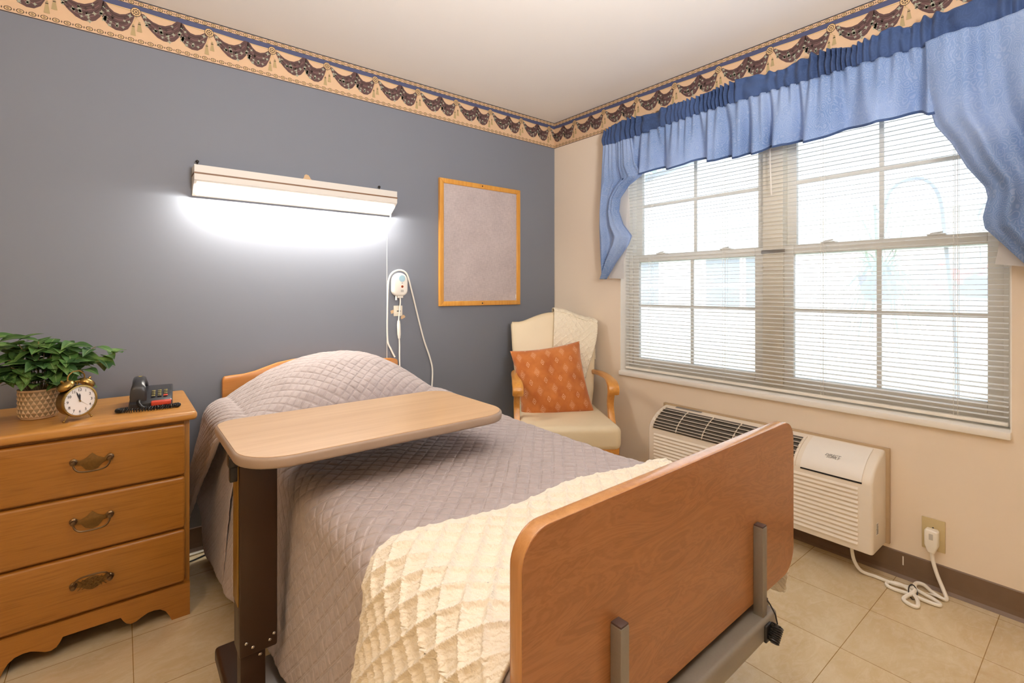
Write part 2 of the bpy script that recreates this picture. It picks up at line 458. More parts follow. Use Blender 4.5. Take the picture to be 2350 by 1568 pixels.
# ------------------------------------------------------------------ the room
ZC = 2.428
XL, YF = -4.25, -4.2
def flat(name, args, m, **k): return struct(MB().box(*args).build(name, m, smooth=False, **k))
flat('floor', (XL-.15, .14, YF-.15, .14, -.12, 0), M['floor'])
flat('ceiling', (XL-.15, .14, YF-.15, .14, ZC, ZC+.12), M['ceiling'])
wall_back = flat('wall_back', (XL-.15, .14, 0, .14, 0, ZC), M['blue_wall'])
flat('wall_left', (XL-.14, XL, YF, 0, 0, ZC), M['tan_wall'])
flat('wall_front', (XL-.15, .14, YF-.14, YF, 0, ZC), M['tan_wall'])
WY0, WY1, WZ0, WZ1 = -2.391, -.616, .668, 2.13
w = MB()
w.box(0, .14, WY1, 0, 0, ZC); w.box(0, .14, YF, WY0, 0, ZC); w.box(0, .14, WY0, WY1, 0, WZ0); w.box(0, .14, WY0, WY1, WZ1, ZC)
struct(w.build('wall_right', M['tan_wall'], smooth=False))

def cove(name, pts):
    """brown rubber cove base along a polyline of (along, out) frames"""
    mb = MB(); mb.prism([(0, 0), (.016, 0), (.006, .012), (.0035, .03), (.0035, .1), (0, .104)], *pts); return struct(mb.build(name, M['brown_base'], smooth=False))
cove('baseboard_back', (lambda a, b, d: (d, -a, b), XL, -.003))
cb = cove('baseboard_right', (lambda a, b, d: (-a, d, b), 0, YF))
cove('baseboard_left', (lambda a, b, d: (XL+a, d, b), YF, 0))
mb = MB().box(-.0055, -.003, -2.079, -2.075, .052, .088)
plabel(mb.build('paint_drip', M['white_trim'], cb), 'white paint drip')
# bare plaster chips in the blue wall
mb = MB()
for cx, cz, r in ((-1.765, 1.758, .024), (-1.292, 1.06, .013), (-1.228, 1.028, .014)):
    pts = [(cx+r*(1+.25*math.sin(3*q+cx*9))*math.cos(q), cz+r*(.9+.25*math.cos(2*q+cz*5))*math.sin(q)) for q in np.linspace(0, 2*PI, 14, endpoint=False)]
    mb.prism(pts, lambda a, b, d: (a, d, b), -.0002, -.0009)
plabel(mb.build('paint_chip', M['paint_chip'], wall_back, smooth=False), 'bare tan patch where blue paint has chipped')

# wallpaper border: printed swags, tassels and rosettes, one pattern repeat after another
BZ0, BH, PER = 2.2386, ZC-2.2386, .268
BC = {'cream': plain('border_cream', '#d9b692', .7, var=.04), 'navy': M['navy_border'], 'line': plain('border_dark_line', '#3c3a40', .7),
      'bur': plain('border_burgundy', '#5d4340', .7, var=.12, scale=60), 'burl': plain('border_rose', '#7f5f5a', .7), 'burd': plain('border_maroon', '#43312c', .7),
      'leaf': plain('border_sage', '#a3a590', .7), 'gold': plain('border_gold', '#d4b384', .7), 'tas': plain('border_tassel', '#b29c70', .7), 'dk': plain('border_brown', '#4e3b2e', .7)}
def border(name, P, q0, q1, s_of):
    mb = MB(); lim = lambda q: min(max(q, q0), q1)
    def poly(pts, m, lay):
        pts = [(lim(q), h) for q, h in pts]
        if max(p[0] for p in pts)-min(p[0] for p in pts) < 1e-4: return
        mb.use(BC[m]); mb.add([P(q, h, .0012+lay*.00025) for q, h in pts], [tuple(range(len(pts)))])
    def ell(cq, ch, rq, rh, m, lay, n=10):
        if cq < q0 or cq > q1: return
        poly([(cq+rq*math.cos(2*PI*k/n), ch+rh*math.sin(2*PI*k/n)) for k in range(n)], m, lay)
    K = 332/PER*.000807  # keep motif aspect
    asp = BH/PER
    mb.use(BC['cream']); mb.add([P(q0, 0, 0), P(q1, 0, 0), P(q1, 1, 0), P(q0, 1, 0), P(q0, 0, .0012), P(q1, 0, .0012), P(q1, 1, .0012), P(q0, 1, .0012)],
                                [(0, 1, 2, 3), (4, 5, 6, 7), (0, 1, 5, 4), (1, 2, 6, 5), (2, 3, 7, 6), (3, 0, 4, 7)])
    for k in range(math.floor(q0)-1, math.ceil(q1)+1):
        def T(pts): return [(k+a, b) for a, b in pts]
        poly(T([(0, .755), (1, .755), (1, .872), (0, .872)]), 'navy', 1)
        poly(T([(0, 0), (1, 0), (1, .02), (0, .02)]), 'line', 1)
        poly(T([(0, .975), (1, .975), (1, 1), (0, 1)]), 'line', 1)
        poly(T([(0, .872), (1, .872), (1, .88), (0, .88)]), 'line', 2)
        for j in range(8):
            for hh in (.082, .925):
                c = k+(j+.5)/8
                ell(c, hh, .044, .047, 'dk', 2, 8); ell(c, hh, .034, .034, 'gold', 3, 8); ell(c, hh, .016, .022, 'dk', 4, 4)
                ell(c, hh, .008, .011, 'gold', 5, 4)
                poly([(c+.0625, hh+.03), (c+.07, hh), (c+.0625, hh-.03), (c+.055, hh)], 'dk', 2)
        # rope
        poly(T([(.06, .775), (.55, .745), (.55, .72), (.06, .75)]), 'gold', 3); poly(T([(.62, .76), (.96, .73), (.96, .705), (.62, .735)]), 'gold', 3)
        poly(T([(.06, .762), (.55, .732), (.55, .726), (.06, .756)]), 'tas', 4); poly(T([(.62, .747), (.96, .717), (.96, .711), (.62, .741)]), 'tas', 4)
        for (ox, sc, flip) in ((0, 1, 0), (.55, .78, 1)):
            A = [(.05, .72), (.08, .62), (.14, .47), (.2, .37), (.28, .27), (.36, .225), (.44, .23), (.51, .29), (.565, .40), (.60, .58), (.605, .77), (.54, .775), (.47, .66), (.38, .585), (.3, .575), (.22, .6), (.15, .66), (.1, .72)]
            if flip: A = [(.05, .77), (.03, .62), (.02, .46), (.06, .34), (.12, .25), (.2, .2), (.28, .21), (.35, .29), (.4, .45), (.43, .6), (.42, .7), (.38, .68), (.32, .61), (.25, .575), (.18, .59), (.12, .66), (.08, .745)]
            A = [(ox+a, b) for a, b in A]; poly(T(A), 'bur', 5)
            n = len(A); lo = A[2:9]; hi = A[-7:][::-1]
            for w_, mm in ((.25, 'burl'), (.45, 'burd'), (.62, 'burl'), (.82, 'burd')):
                top = []; bot = []
                for j in range(7):
                    a = np.array(lo[j]); b = np.array(hi[min(j, len(hi)-1)]); c = a*(1-w_)+b*w_; d = a*(1-w_-.05)+b*(w_+.05); bot.append(tuple(c)); top.append(tuple(d))
                poly(T(bot+top[::-1]), mm, 6)
            rs = random.Random(3+flip)
            for j in range(24):
                i = rs.randrange(0, 6); f = rs.random()*.9; a = np.array(lo[i])*(1-f)+np.array(hi[i])*f
                s_ = .020+.014*rs.random(); q = rs.random()*6
                pts = [(k+a[0]+s_*(1.2 if z % 2 == 0 else .5)*math.cos(q+z*PI/4), a[1]+s_/asp*(1.2 if z % 2 == 0 else .5)*math.sin(q+z*PI/4)) for z in range(8)]
                poly(pts, 'leaf' if j % 4 else 'burd', 7)
        for (tx, ty, h0) in ((-.035, .42, .175), (.045, .5, .29)):
            poly(T([(-.008, .62), (.008, .62), (tx+.006, ty), (tx-.006, ty)]), 'gold', 8)
            poly(T([(tx-.012, ty+.01), (tx+.012, ty+.01), (tx+.016, ty-.05), (tx+.034, h0), (tx-.034, h0), (tx-.016, ty-.05)]), 'tas', 8)
            poly(T([(tx-.016, ty-.03), (tx+.016, ty-.03), (tx+.018, ty-.05), (tx-.018, ty-.05)]), 'dk', 9)
        ell(k, .72, .07, .105, 'dk', 9, 16); ell(k, .72, .062, .093, 'gold', 10, 16)
        for j in range(8):
            q = j*PI/4; ell(k+.036*math.cos(q), .72+.054*math.sin(q), .012, .018, 'dk', 11, 5)
        ell(k, .72, .014, .02, 'dk', 11, 6)
    o = mb.build(name, None, smooth=False, solid=None); return struct(o)
border('trim_2', lambda q, h, e: (-.0567+q*PER, -e, BZ0+h*BH), (XL+.0567)/PER, (.0567-.0015)/PER, None)
border('trim_3', lambda q, h, e: (-e, -(.2076+q*PER), BZ0+h*BH), (-.2076+.0015)/PER, (-YF-.2076)/PER, None)

# ------------------------------------------------------------------ window
win = thing('window_1', None, None, (0, -1.5, WZ0), kind='structure')
mb = MB()   # drywall returns, painted white
mb.box(-.001, .085, WY1, WY1-.004, WZ0, WZ1); mb.box(-.001, .085, WY0+.004, WY0, WZ0, WZ1); mb.box(0, .085, WY0, WY1, WZ1-.004, WZ1)
mb.build('reveal', M['white_trim'], win, smooth=False)
mb = MB().box(-.022, .14, WY0-.0, WY1+.0, WZ0-.026, WZ0+.002, .005)
mb.build('sill', M['white_trim'], win)
FX0, FX1 = .085, .17
mb = MB()
mb.box(FX0, FX1, WY1-.0045, WY1-.03, WZ0+.0025, WZ1-.0045); mb.box(FX0, FX1, WY0+.0045, WY0+.03, WZ0+.0025, WZ1-.0045); mb.box(FX0, FX1, WY0+.03, WY1-.03, WZ0+.0025, WZ0+.035); mb.box(FX0, FX1, WY0+.03, WY1-.03, WZ1-.04, WZ1-.0045)
mb.build('frame', M['vinyl'], win, smooth=False)
mb = MB().box(FX0-.006, FX1, -1.575, -1.475, WZ0+.03, WZ1-.03, .004)
mb.build('mullion', M['mullion'], win)
MR = 1.385
for ya, yb in ((-1.475, WY1-.03), (WY0+.03, -1.575)):
    for up in (0, 1):
        x0, x1 = (FX0+.006, FX0+.036) if not up else (FX0+.042, FX0+.072)
        z0, z1 = (WZ0+.035, MR+.025) if not up else (MR-.022, WZ1-.04)
        t_ = .045; mb = MB()
        a, b = min(ya, yb), max(ya, yb)
        mb.box(x0, x1, a, a+t_, z0, z1, .003); mb.box(x0, x1, b-t_, b, z0, z1, .003)
        mb.box(x0, x1, a+t_, b-t_, z0, z0+(t_ if up else .05), .003); mb.box(x0, x1, a+t_, b-t_, z1-t_, z1, .003)
        s = mb.build('sash', M['vinyl'], win)
        xm = (x0+x1)/2; ym = (a+b)/2; zm = z0+(z1-z0)*.54 if not up else z0+(z1-z0)*.5
        g = MB().box(xm-.004, xm+.004, ym-.009, ym+.009, z0+t_, z1-t_); g.box(xm-.0035, xm+.0035, a+t_, b-t_, zm-.009, zm+.009)
        g.build('grille', M['vinyl'], s, smooth=False)
        g = MB().box(xm+.005, xm+.008, a+t_-.005, b-t_+.005, z0+t_-.005, z1-t_+.005); g.build('pane', M['glass'], s, smooth=False)
        if not up:
            for yy in (a+.25*(b-a), a+.75*(b-a)):
                l = MB().box(x0-.004, x1+.008, yy-.03, yy+.03, z1, z1+.006, .002); l.tube([(x0+.01, yy+.02, z1+.008), (x0+.0, yy-.02, z1+.012)], .004)
                l.build('latch', M['vinyl'], s)
# grey tape/handle across the mullion at the meeting rail
mb = MB().box(FX0-.010, FX0-.005, -1.585, -1.47, 1.372, 1.392, .001); plabel(mb.build('bracket', M['grey_steel'], win), 'grey metal bracket over mullion')

# blinds: one wide mini blind hanging in the recess
bl = thing('window_blind', 'white horizontal slat blind half open across the whole window', 'blind', (.045, -1.5, WZ0+.02))
mb = MB(); BY0, BY1 = WY0+.012, WY1-.014
zs = np.arange(WZ0+.046, WZ1-.06, .0205)
ys = np.linspace(BY1, BY0, 24)
for k, z in enumerate(zs):
    tilt = R(6.5+random.uniform(-1.5, 1.5))
    P = np.zeros((5, 24, 3))
    droop = 0
    for i, a in enumerate(np.linspace(-.0125, .0125, 5)):
        crown = .0016*(1-(a/.0125)**2)
        P[i, :, 0] = .045+a*math.cos(tilt); P[i, :, 2] = z+crown+a*math.sin(tilt)
        P[i, :, 1] = ys
    if k < 7:   # bent slats at the lower right end
        f = smooth01((-ys-1.9)/.5); P[:, :, 2] -= f[None, :]*(.006+.004*math.sin(k*2.1)) * (1 if k > 1 else .3)
    else: P[:, :, 2] += (.0012*np.sin(ys*5+k*1.7))[None, :]
    mb.grid(P)
mb.build('slats', M['slat'], bl, solid=None)
mb = MB().box(.028, .062, BY0, BY1, WZ1-.05, WZ1-.012, .003); mb.build('head_rail', M['vinyl'], bl)
mb = MB().box(.031, .059, BY0, BY1, WZ0+.012, WZ0+.026, .004); mb.build('bottom_rail', M['white_plastic'], bl)
for y in (-.816, -1.292, -1.767, -2.233):
    mb = MB()
    for dx in (-.0145, .0145):
        for dy in (-.006, .006): mb.tube([(.045+dx, y+dy, WZ0+.02), (.045+dx, y+dy, WZ1-.03)], .0007, 4)
    mb.build('ladder_cord', M['white_plastic'], bl)
mb = MB().tube([(.02, -1.535, WZ1-.04), (.018, -1.54, 1.8), (.02, -1.545, 1.66)], .0035, 6); mb.build('tilt_wand', M['white_plastic'], bl)

# valance
va = thing('window_valance', 'blue paisley swag valance with navy gathered header over window', 'curtain', (0, -1.5, 2.12))
HX = -.085
top_pts = [(-.55, 2.212), (-.636, 2.235), (-.738, 2.243), (-.897, 2.225), (-1.043, 2.238), (-1.178, 2.233), (-1.303, 2.24), (-1.442, 2.251), (-1.59, 2.232), (-1.649, 2.225), (-1.724, 2.245), (-1.83, 2.25), (-1.912, 2.225), (-2.005, 2.239), (-2.063, 2.251), (-2.119, 2.222), (-2.159, 2.244), (-2.236, 2.24), (-2.43, 2.25), (-2.66, 2.24)]
bot_pts = [(-.55, 2.09), (-.771, 2.111), (-.927, 2.122), (-1.204, 2.134), (-1.442, 2.135), (-1.59, 2.138), (-1.76, 2.133), (-1.928, 2.135), (-2.198, 2.128), (-2.43, 2.123), (-2.66, 2.12)]
def interp(pts, y): a = np.array(pts); return np.interp(-np.asarray(y), -a[:, 0], a[:, 1])
ny = 900; yy = np.linspace(-.55, -2.66, ny)
# gathers: irregular folds
g1 = np.zeros(ny); ph = 0
for k in range(ny): 
    ph += (2*PI/.034)*(2.11/ny)*(1+.55*math.sin(yy[k]*9)+.35*math.sin(yy[k]*23+1)); g1[k] = math.sin(ph)
amp = .010+.005*np.sin(yy*13)
zt, zb = interp(top_pts, yy)+.006*g1*np.sin(yy*31), interp(bot_pts, yy)
P = np.zeros((14, ny, 3)); UV = np.zeros((14, ny, 2))
for i in range(14):
    v = i/13
    z = zt*(1-v)+zb*v
    rodb = .012*math.sin(PI*min(1, max(0, (v-.25)/.75)))     # bulge round the rod
    pinch = 1.0 if v < .25 else .75
    P[i, :, 0] = HX-rodb-amp*pinch*g1-.003*np.sin(yy*70+v*6); P[i, :, 1] = yy; P[i, :, 2] = z
    UV[i, :, 0] = -yy*1.6; UV[i, :, 1] = z
mb = MB(); mb.grid(P, UV)
# left return to the wall
Pr = np.zeros((14, 8, 3)); UVr = np.zeros((14, 8, 2))
for i in range(14):
    for j in range(8): 
        f = j/7; Pr[i, j] = (P[i, 0, 0]*(1-f)-.002*f, -.55+.006*math.sin(f*9+i*.3), P[i, 0, 2]); UVr[i, j] = (f*.1, P[i, 0, 2])
mb.grid(Pr, UVr)
mb.build('header', M['navy_cloth'], va, solid=.0015)
# the pleated skirt
sk = np.linspace(-.72, -2.215, 700); zb = interp(bot_pts, sk)+.004
hem = interp([(-.62, 1.86), (-.803, 1.882), (-.927, 1.884), (-1.043, 1.872), (-1.178, 1.884), (-1.327, 1.862), (-1.486, 1.851), (-1.59, 1.866), (-1.649, 1.867), (-1.724, 1.855), (-1.804, 1.86), (-1.912, 1.867), (-2.012, 1.877), (-2.105, 1.873), (-2.185, 1.861), (-2.42, 1.86)], sk)
fold = np.zeros(700); ph = 0
for k in range(700):
    ph += (2*PI/.15)*(1.495/700)*(1+.45*math.sin(sk[k]*7.3)); s_ = math.sin(ph); fold[k] = s_+.35*math.sin(2*ph+1.1)
fine = np.sin(sk*130+2*np.sin(sk*11))
P = np.zeros((22, 700, 3)); UV = np.zeros((22, 700, 2))
for i in range(22):
    v = i/21
    P[i, :, 0] = HX-.004-.034*v**.7*fold-.009*(1-v)**1.5*fine-.004*np.sin(sk*47+v*2)*v
    P[i, :, 1] = sk+.022*v*np.cos(np.cumsum(np.ones(700))*(2*PI/70))*.4
    P[i, :, 2] = zb*(1-v)+(hem-.013*fold)*v
    UV[i, :, 0] = -sk*1.5; UV[i, :, 1] = P[i, :, 2]
mb = MB(); mb.grid(P, UV)
sko = mb.build('skirt', M['curtain'], va, solid=.0012)
mb = MB()
for j in range(0, 699, 2):
    pass
Ph = P[20:22].copy(); Ph[:, :, 0] -= .0018; Ph[0, :, 2] = Ph[1, :, 2]+.010; mb.grid(Ph, UV[20:22]); mb.build('hem', M['navy_cloth'], sko, solid=.001)
# side tails (jabots) with white lining
def tail(name, inner, outer, zt_, zbm, xo, folds, amp_=.022, n=110, m=90):
    zsx = np.linspace(zt_, zbm, n); P = np.zeros((n, m, 3)); UV = np.zeros((n, m, 2))
    ia = np.array(inner); oa = np.array(outer)
    yi = np.interp(-zsx, -ia[:, 1], ia[:, 0]); yo = np.interp(-zsx, -oa[:, 1], oa[:, 0])
    for j in range(m):
        f = j/(m-1); v = (zt_-zsx)/(zt_-zbm)
        P[:, j, 1] = yo*(1-f)+yi*f; P[:, j, 2] = zsx
        P[:, j, 0] = xo-amp_*(np.sin(f*folds*2*PI+1.5*v+.4)+.3*np.sin(f*folds*5.3*PI-2*v))*(.35+.65*np.minimum(1, v*2))-.004*np.sin(f*60+v*3)*(1-v)**3-.012*np.sin(f*PI)*v
        UV[:, j, 0] = -P[:, j, 1]*1.4+v*.1; UV[:, j, 1] = P[:, j, 2]
    mb = MB(); mb.grid(P, UV); return mb.build(name, M['curtain'], va, solid=.0015)
Lin = [(-.78, 2.11), (-.80, 1.95), (-.851, 1.873), (-.754, 1.829), (-.684, 1.76), (-.671, 1.68), (-.705, 1.594), (-.771, 1.518), (-.745, 1.464), (-.653, 1.367), (-.563, 1.253)]
Lout = [(-.56, 2.11), (-.55, 1.878), (-.539, 1.598), (-.55, 1.371), (-.558, 1.253)]
tail('tail', Lin, Lout, 2.11, 1.256, HX-.016, 1.6)
Rin = [(-2.17, 2.135), (-2.172, 1.965), (-2.185, 1.861), (-2.196, 1.811), (-2.242, 1.734), (-2.284, 1.636), (-2.333, 1.555), (-2.34, 1.515), (-2.327, 1.446), (-2.333, 1.406), (-2.375, 1.351), (-2.429, 1.278), (-2.52, 1.19)]
Rout = [(-2.66, 2.135), (-2.665, 1.5), (-2.66, 1.19)]
tail('tail', Rin, Rout, 2.132, 1.2, HX-.046, 2.6, .030)
mb = MB()
def sheet(pts, xa, n=1): mb.add([(xa+.01*math.sin(i), y, z) for i, (y, z) in enumerate(pts)], [tuple(range(len(pts)))])
sheet([(-.60, 1.86), (-.717, 1.827), (-.727, 1.717), (-.734, 1.581), (-.731, 1.473), (-.697, 1.366), (-.694, 1.257), (-.565, 1.262), (-.57, 1.5)], -.06)
plabel(mb.build('lining', M['lining'], va, smooth=False, solid=.001), 'white lining')
mb = MB(); sheet([(-2.40, 1.42), (-2.366, 1.366), (-2.353, 1.278), (-2.426, 1.267), (-2.6, 1.25), (-2.6, 1.45)], -.06)
plabel(mb.build('lining', M['lining'], va, smooth=False, solid=.001), 'white lining')
mb = MB().tube([(-.058, -.57, 2.16), (-.058, -2.64, 2.16)], .010, 10); mb.tube([(-.058, -.57, 2.16), (0, -.57, 2.16)], .008, 8); mb.tube([(-.058, -2.64, 2.16), (0, -2.64, 2.16)], .008, 8)
mb.build('curtain_rod', M['white_plastic'], va)

# ------------------------------------------------------------------ wall light over the bed
wl = thing('wall_light', 'long white lit fluorescent light fixture on blue wall above bed', 'wall light', (-1.788, 0, 1.65))
LX0, LX1 = -2.268, -1.31
mb = MB().prism([(0, 1.618), (0, 1.738), (-.1, 1.738), (-.1, 1.672), (-.092, 1.668), (-.012, 1.612)], lambda a, b, d: (d, a, b), LX0, LX1)
mb.build('housing', plain('off_white_enamel', '#d8d3cb', .45, var=.02), wl, smooth=False)
mb = MB().prism([(-.1015, 1.698), (-.1015, 1.705), (-.004, 1.705), (-.004, 1.698)], lambda a, b, d: (d, a, b), LX0-.0015, LX1+.0015)
plabel(mb.build('stripe', plain('brown_stripe', '#7c5a3c', .5), wl, smooth=False), 'brown stripe')
DIFF = emit('lit_diffuser', '#fff3e2', 13.0)
mb = MB(); e = .0015
d0 = Vector((-.092, 1.668)); d1 = Vector((-.012, 1.612)); nn = Vector((-(d1-d0).y, (d1-d0).x)).normalized()
if nn.y > 0: nn = -nn
a = d0+(d1-d0)*.06+nn*e; b = d0+(d1-d0)*.9+nn*e
mb.add([(LX0+.012, a.x, a.y), (LX1-.012, a.x, a.y), (LX1-.012, b.x, b.y), (LX0+.012, b.x, b.y)], [(0, 1, 2, 3)])
mb.build('diffuser', DIFF, wl, smooth=False)
for x in (-2.25, -1.385):
    mb = MB().tube([(x, -.03, 1.737), (x, -.03, 1.764)], .004, 8); mb.ball((x, -.03, 1.766), .007); plabel(mb.build('screw', M['screw'], wl), 'dark screw head')
mb = MB().tube(catmull([(-1.318, -.03, 1.615), (-1.326, -.022, 1.56), (-1.331, -.014, 1.5), (-1.331, -.010, 1.1), (-1.331, -.012, .72)]), .0014, 6)
mb.tube([(-1.316, -.03, 1.616), (-1.319, -.03, 1.59), (-1.324, -.026, 1.57)], .003, 6)
mb.build('pull_cord', M['white_plastic'], wl)

# ------------------------------------------------------------------ pin board
pb = thing('pin_board', 'grey linen pin board in an oak frame on blue wall', 'board', (-.665, 0, 1.086))
X0, X1, Z0, Z1 = -.99, -.347, 1.086, 1.88
MB().box(X0+.02, X1-.02, -.014, -.002, Z0+.02, Z1-.02).build('panel', M['linen'], pb, smooth=False)
fw = .03
for nm, pts in (('rail', [(X0, Z1), (X1, Z1), (X1-fw, Z1-fw), (X0+fw, Z1-fw)]), ('rail', [(X0, Z0), (X1, Z0), (X1-fw, Z0+fw), (X0+fw, Z0+fw)]),
                ('stile', [(X0, Z0), (X0, Z1), (X0+fw, Z1-fw), (X0+fw, Z0+fw)]), ('stile', [(X1, Z0), (X1, Z1), (X1-fw, Z1-fw), (X1-fw, Z0+fw)])):
    mb = MB(); mb.rprism(pts, lambda a, b, d: (a, d, b), -.001, -.022, .004); mb.build(nm, M['frame_wood'], pb)
for z in (Z1-.013, Z0+.014):
    plabel(MB().ball((-.67, -.0225, z), .005, (1, .5, 1), 10).build('nail', M['screw'], pb), 'dark nail head')
mb = MB().box(-.385, -.381, -.0155, -.0145, 1.13, 1.155); mb.box(-.384, -.379, -.0155, -.0145, 1.108, 1.118); plabel(mb.build('scuff', M['white_trim'], pb, smooth=False), 'torn white scuff')

# ------------------------------------------------------------------ call monitor, jack and cords
mo = thing('bed_monitor', 'white bedside alarm box with blue button hung on blue wall', 'alarm', (-1.26, 0, 1.15))
mb = MB().rprism(rrect(-1.308, -1.212, 1.152, 1.285, [.035, .035, .047, .047], 8), lambda a, b, d: (a, d, b), -.004, -.042, .012, 4); mb.build('body', M['white_plastic'], mo)
def disc(mb, x, z, r, y0, y1, n=20): mb.prism([(x+r*math.cos(2*PI*k/n), z+r*math.sin(2*PI*k/n)) for k in range(n)], lambda a, b, d: (a, d, b), y0, y1)
mb = MB(); disc(mb, -1.252, 1.253, .0195, -.041, -.0445); plabel(mb.build('button', plain('pale_blue_plastic', '#a9cbd8', .35), mo), 'pale blue round button')
mb = MB(); disc(mb, -1.251, 1.226, .0022, -.0415, -.0428); plabel(mb.build('indicator', M['black'], mo), 'black dot')
mb = MB()
for k in range(5): disc(mb, -1.25+.004*math.cos(k*1.2566), 1.206+.004*math.sin(k*1.2566), .0042, -.0415, -.0428, 10)
plabel(mb.build('emblem', plain('orange_print', '#e2744a', .5), mo), 'orange flower emblem')
mb = MB(); fm = frame_mat((-1.2505, -.0424, 1.182), (1, 0, 0), (0, 0, 1), (0, -1, 0)); text_mesh(mb, 'NPC', .011, M['ac_text'], .0002, 0, 'CENTER')if False else None
for k, (zz, wd) in enumerate(((1.186, .0085), (1.1825, .0095), (1.179, .0085), (1.1755, .0095))): mb.box(-1.2505-wd, -1.2505+wd, -.0424, -.0418, zz-.0008, zz+.0008)
plabel(mb.build('lettering', M['ac_text'], mo, smooth=False), 'small grey print')
mb = MB().box(-1.273, -1.238, -.03, -.012, 1.140, 1.156, .003); mb.tube([(-1.281, -.025, 1.155), (-1.281, -.027, 1.128)], [.004, .006], 8); mb.build('socket', M['white_plastic'], mo)
jk = thing('wall_jack', 'small square cream cable plate on blue wall below alarm box', 'jack plate', (-1.259, 0, 1.035))
MB().box(-1.286, -1.232, -.007, -.001, 1.034, 1.095, .002).build('plate', plain('cream_plate', '#ece4d2', .45), jk)
mb = MB().box(-1.268, -1.243, -.008, -.0065, 1.0605, 1.066, .0005); plabel(mb.build('slot', M['black'], jk), 'black slot')
def cord(name, label, pts, r, m=None, n=8, loc=None):
    mb = MB(); mb.tube(catmull(pts, n), r, 8)
    return mb
mb = cord('', '', [(-1.291, -.03, .80), (-1.31, -.02, .845), (-1.328, -.014, .90), (-1.330, -.014, 1.05), (-1.326, -.014, 1.2), (-1.318, -.016, 1.258), (-1.296, -.018, 1.289), (-1.258, -.02, 1.302), (-1.222, -.02, 1.291), (-1.201, -.018, 1.26), (-1.175, -.014, 1.175), (-1.103, -.012, .913), (-1.055, -.012, .778), (-1.037, -.014, .697), (-1.043, -.016, .58)], .0048)
tag(mb.build('call_cord', M['white_plastic'], loc=(-1.26, -.012, 1.0)), 'thick white cord looped over the alarm box', 'cord')
mb = cord('', '', [(-1.256, -.022, 1.15), (-1.257, -.03, 1.12), (-1.259, -.026, 1.07), (-1.261, -.02, 1.03), (-1.262, -.018, 1.0)], .004)
mb.tube([(-1.262, -.018, 1.008), (-1.261, -.018, .985), (-1.259, -.018, .93), (-1.258, -.018, .905)], [.0075, .0105, .0105, .007], 10)
mb.tube(catmull([(-1.258, -.018, .91), (-1.257, -.02, .87), (-1.261, -.028, .80), (-1.262, -.035, .72)]), .0042, 8)
tag(mb.build('connector_cord', M['white_plastic'], loc=(-1.26, -.018, .95)), 'white cord with thick connector hanging under the cable plate', 'cord')

# ------------------------------------------------------------------ dresser
DX0, DX1, DYF, DYB, DT = -2.862, -2.322, -.50, -.03, .742
dr = thing('dresser', 'golden oak three drawer chest against blue wall', 'dresser', (-2.592, -.27, 0))
mb = MB()
mb.box(DX1-.018, DX1, DYF+.0, DYB, 0, DT-.03, .002); mb.box(DX0, DX0+.018, DYF, DYB, 0, DT-.03, .002); mb.box(DX0, DX1, DYB-.012, DYB, .06, DT-.03)
for z in (.118, .318, .51, .700): mb.box(DX0+.01, DX1-.01, DYF+.004, DYF+.03, z-.008, z+.008)
mb.build('carcass', M['oak_side'], dr)
mb = MB().rprism(rrect(DX0-.022, DX1+.022, DYF-.03, DYB+.0, .015, 5), lambda a, b, d: (a, b, d), DT-.03, DT, .011, 4); mb.build('top', M['oak'], dr)
